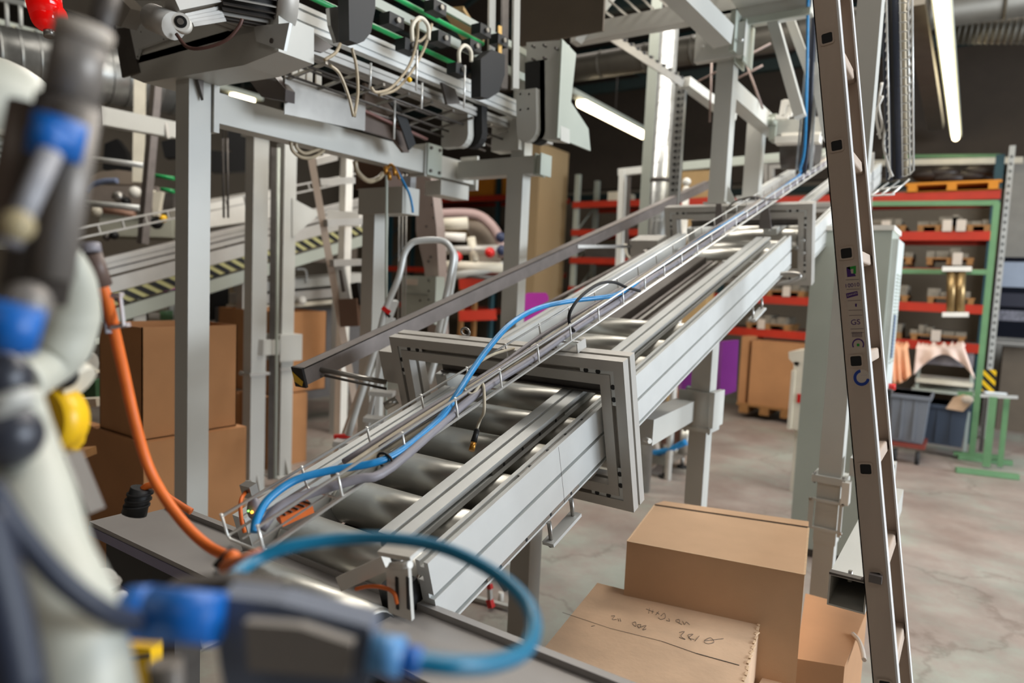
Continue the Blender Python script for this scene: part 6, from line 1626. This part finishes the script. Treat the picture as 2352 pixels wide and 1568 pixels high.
MB().bar(P(500, 1310, d=.9), P(560, 1330, d=.9), .030, .012).build('tail', BLACK, t)
MB().cyl(P(515, 1305, d=.82), P(600, 1275, d=.8), .0085, n=14).build('orange_cable_end', mat('pale_orange', sr(215, 120, 72), .5), t)
MB().ball(P(533, 1282, d=.88), .011, n=12).build('orange_knob', ORANGE, t)

# ================================================================ BLURRED TOOL AT LEFT EDGE
tl = thing('gripper_tool', tuple(P(110, 500, d=.5)), 'blurred grey robot gripper tool with blue plastic clamps at left edge', 'tool')
TG = mat('tool_grey', sr(128, 122, 116), .45, .3, .05); TD = mat('tool_dark', sr(72, 66, 62), .5, .2, .05); TL_ = mat('tool_light', sr(170, 160, 148), .5)
MB().cyl(P(262, -60, d=.55), P(222, 100, d=.52), .0085, n=20).build('thin_rod', TD, tl)
MB().cyl(P(190, 75, d=.5), P(160, 240, d=.5), .0185, n=28).build('upper_cylinder', TG, tl)
MB().cyl(P(195, 62, d=.5), P(187, 100, d=.5), .0195, n=28).build('cylinder_head', TL_, tl)
MB().cyl(P(160, 235, d=.5), P(75, 690, d=.5), .0215, n=28).build('main_tube', TD, tl)
MB().cyl(P(185, 250, d=.49), P(120, 640, d=.49), .0135, n=24).build('side_tube', TG, tl)
MB().cyl(P(70, 240, d=.5), P(10, 560, d=.5), .014, n=20).build('rear_tube', mat('tool_brown', sr(98, 84, 74), .5), tl)
o = MB().cyl(P(140, 275, d=.46), P(122, 362, d=.46), .0165, n=24).bevel(.003, 2).build('blue_clamp', BLUEP, tl)
MB().ball(P(112, 318, d=.45), .0125, n=18).build('blue_knob', BLUEP, tl)
MB().cyl(P(118, 350, d=.44), P(20, 560, d=.42), .0068, n=18).build('light_rod', mat('light_grey_rod', sr(150, 150, 155), .4), tl)
o = MB().cyl(P(40, 700, d=.42), P(15, 800, d=.42), .0155, n=24).bevel(.003, 2).build('blue_clamp', BLUEP, tl)
MB().ball(P(38, 518, d=.42), .010, n=16).build('tan_knob', mat('tan_knob', sr(165, 150, 115), .5), tl)
MB().ball(P(60, 700, d=.46), .016, n=16).build('grey_joint', TG, tl)

# pale dome machine behind at far left
t = thing('pale_dome_machine', tuple(P(20, 400, d=1.2)), 'pale domed machine cover with ribbed lower part at left edge', 'machine')
m = MB(); c = P(-30, 250, d=1.3); m.ball(c, .125, (1.0, 1.0, .78), n=28); m.build('dome', ROBOT, t)
MB().cyl(P(-35, 265, d=1.3), P(-45, 310, d=1.3), .112, n=28).build('rim', PAINTW, t)
for k in range(14):
    a = P(-45, 318+k*15, d=1.3); MB().cyl(a, a-Vector((0, 0, .008)), .095, n=28).build('rib', ROBOT, t)
MB().cyl(P(-45, 310, d=1.3), P(-45, 560, d=1.3), .088, n=24).build('core', PAINTG, t)

# robot arm
rb_ = thing('robot_arm', tuple(P(100, 1100, d=.6)), 'pale articulated robot arm with yellow disc in the left foreground', 'robot')
m = MB()
sk = [((160, 575), .64, .008), ((172, 640), .66, .018), ((162, 720), .68, .027), ((140, 800), .68, .026), ((90, 850), .66, .022), ((30, 885), .60, .022)]
pts = [P(x, y, d=d) for (x, y), d, r in sk]; rs = [r for *_, r in sk]
m.tube(pts, lambda f: rs[min(int(f*(len(rs)-1)), len(rs)-2)]*(1-(f*(len(rs)-1) % 1 if f < 1 else 1))+rs[min(int(f*(len(rs)-1))+1, len(rs)-1)]*((f*(len(rs)-1)) % 1 if f < 1 else 1), n=24)
m.build('elbow', ROBOT, rb_)
m = MB()
sk2 = [((20, 900), .50, .020), ((40, 1010), .50, .024), ((70, 1140), .47, .027), ((105, 1280), .45, .027), ((160, 1430), .43, .029), ((190, 1640), .42, .032)]
pts2 = [P(x, y, d=d) for (x, y), d, r in sk2]; rs2 = [r for *_, r in sk2]
m.tube(pts2, lambda f: rs2[min(int(f*5), 4)]*(1-((f*5) % 1 if f < 1 else 1))+rs2[min(int(f*5)+1, 5)]*((f*5) % 1 if f < 1 else 1), n=28)
m.build('forearm', ROBOT, rb_)
MB().ball(P(20, 1000, d=.45), .021, n=20).build('dark_joint', mat('dark_joint', sr(52, 54, 62), .35, .2), rb_)
MB().ball(P(5, 870, d=.5), .02, n=18).build('dark_joint', mat('dark_joint', sr(52, 54, 62), .35, .2), rb_)
MB().cyl(P(20, 910, d=.42), P(35, 940, d=.42), .012, n=14).build('joint_screw', PAINT, rb_)
p = P(95, 965, d=.78)
MB().cyl(p, p+CW*.03+CR*.01, .036, n=32).build('yellow_disc', YELLOW, rb_)
MB().prism([P(x, y, d=.8) for x, y in ((120, 960), (182, 960), (170, 1020), (148, 1050))], CW*.02).build('yellow_tab', YELLOW, rb_)
MB().ball(P(145, 862, d=.75), .015, n=14).build('dark_socket', BLACK, rb_)
MB().ball(P(188, 812, d=.9), .012, n=14).build('dark_socket', BLACK, rb_)
MB().cyl(P(165, 865, d=.8), P(185, 880, d=.8), .022, n=16).build('small_grey_motor', PAINTW, rb_)
MB().prism([P(x, y, d=.75) for x, y in ((120, 1040), (150, 1045), (205, 1180), (130, 1200), (90, 1100))], CW*.03).build('grey_bracket', TG, rb_)
MB().tube([P(x, y, d=d) for x, y, d in ((-30, 1110, .36), (50, 1230, .37), (150, 1340, .38), (250, 1410, .40), (320, 1430, .44))], .0065, n=14).build('black_cable', SKINB, rb_)
MB().tube([P(x, y, d=.33) for x, y in ((-50, 1180), (-15, 1300), (15, 1420), (50, 1600))], .011, n=16).build('dark_cable_bundle', SKINB, rb_)
MB().prism([P(x, y, d=.85) for x, y in ((272, 1485), (345, 1490), (345, 1600), (285, 1600))], CW*.03).build('yellow_cover', YELLOW, rb_)
MB().bar(P(300, 1512, d=.84), P(345, 1505, d=.84), .003, .004).build('yellow_seam', DSTEEL, rb_)

# blue coupling and valve in the foreground
cp_ = thing('air_coupling', tuple(P(560, 1480, d=.45)), 'blurred blue and grey air coupling at bottom foreground left of centre', 'coupling')
MB().cyl(P(292, 1405, d=.45), P(345, 1408, d=.45), .0165, .0175, n=28).build('blue_end', BLUEP, cp_)
MB().cyl(P(345, 1408, d=.45), P(505, 1420, d=.45), .0175, .0165, n=28).build('blue_body', BLUEP, cp_)
MB().prism([P(x, y, d=.46) for x, y in ((500, 1370), (640, 1385), (850, 1440), (860, 1540), (830, 1620), (520, 1620), (500, 1500))], CW*.03).bevel(.006, 2).build('grey_block', mat('slate_block', sr(96, 104, 120), .5), cp_)
MB().prism([P(x, y, d=.44) for x, y in ((560, 1430), (690, 1440), (810, 1480), (800, 1560), (570, 1540))], CW*.01).bevel(.003, 2).build('light_face', TG, cp_)
MB().cyl(P(850, 1498, d=.45), P(925, 1510, d=.45), .0125, n=24).build('light_blue_nut', LBLUE, cp_)
MB().cyl(P(925, 1512, d=.45), P(965, 1520, d=.45), .009, n=20).build('blue_sleeve', BLUEP, cp_)
MB().cyl(P(380, 1520, d=.5), P(385, 1620, d=.5), .012, n=16).build('grey_stub', TG, cp_)
cable('teal_hose_loop', [P(x, y, d=d) for x, y, d in ((520, 1335, .62), (580, 1290, .66), (660, 1256, .68), (780, 1238, .70), (900, 1237, .70), (1010, 1256, .69), (1110, 1300, .66), (1190, 1360, .62), (1226, 1425, .58), (1208, 1490, .53), (1140, 1522, .49), (1050, 1528, .46), (950, 1518, .45))],
      .0066, TEALH, 'teal blue air hose making a wide blurred loop across the bottom', cat='hose', k=8, n=16)
MB().prism([P(x, y, d=.55) for x, y in ((380, 1345), (520, 1330), (640, 1345), (520, 1400))], CW*.02).build('dark_bracket', TD, label='dark blurred bracket above the blue coupling', cat='bracket')
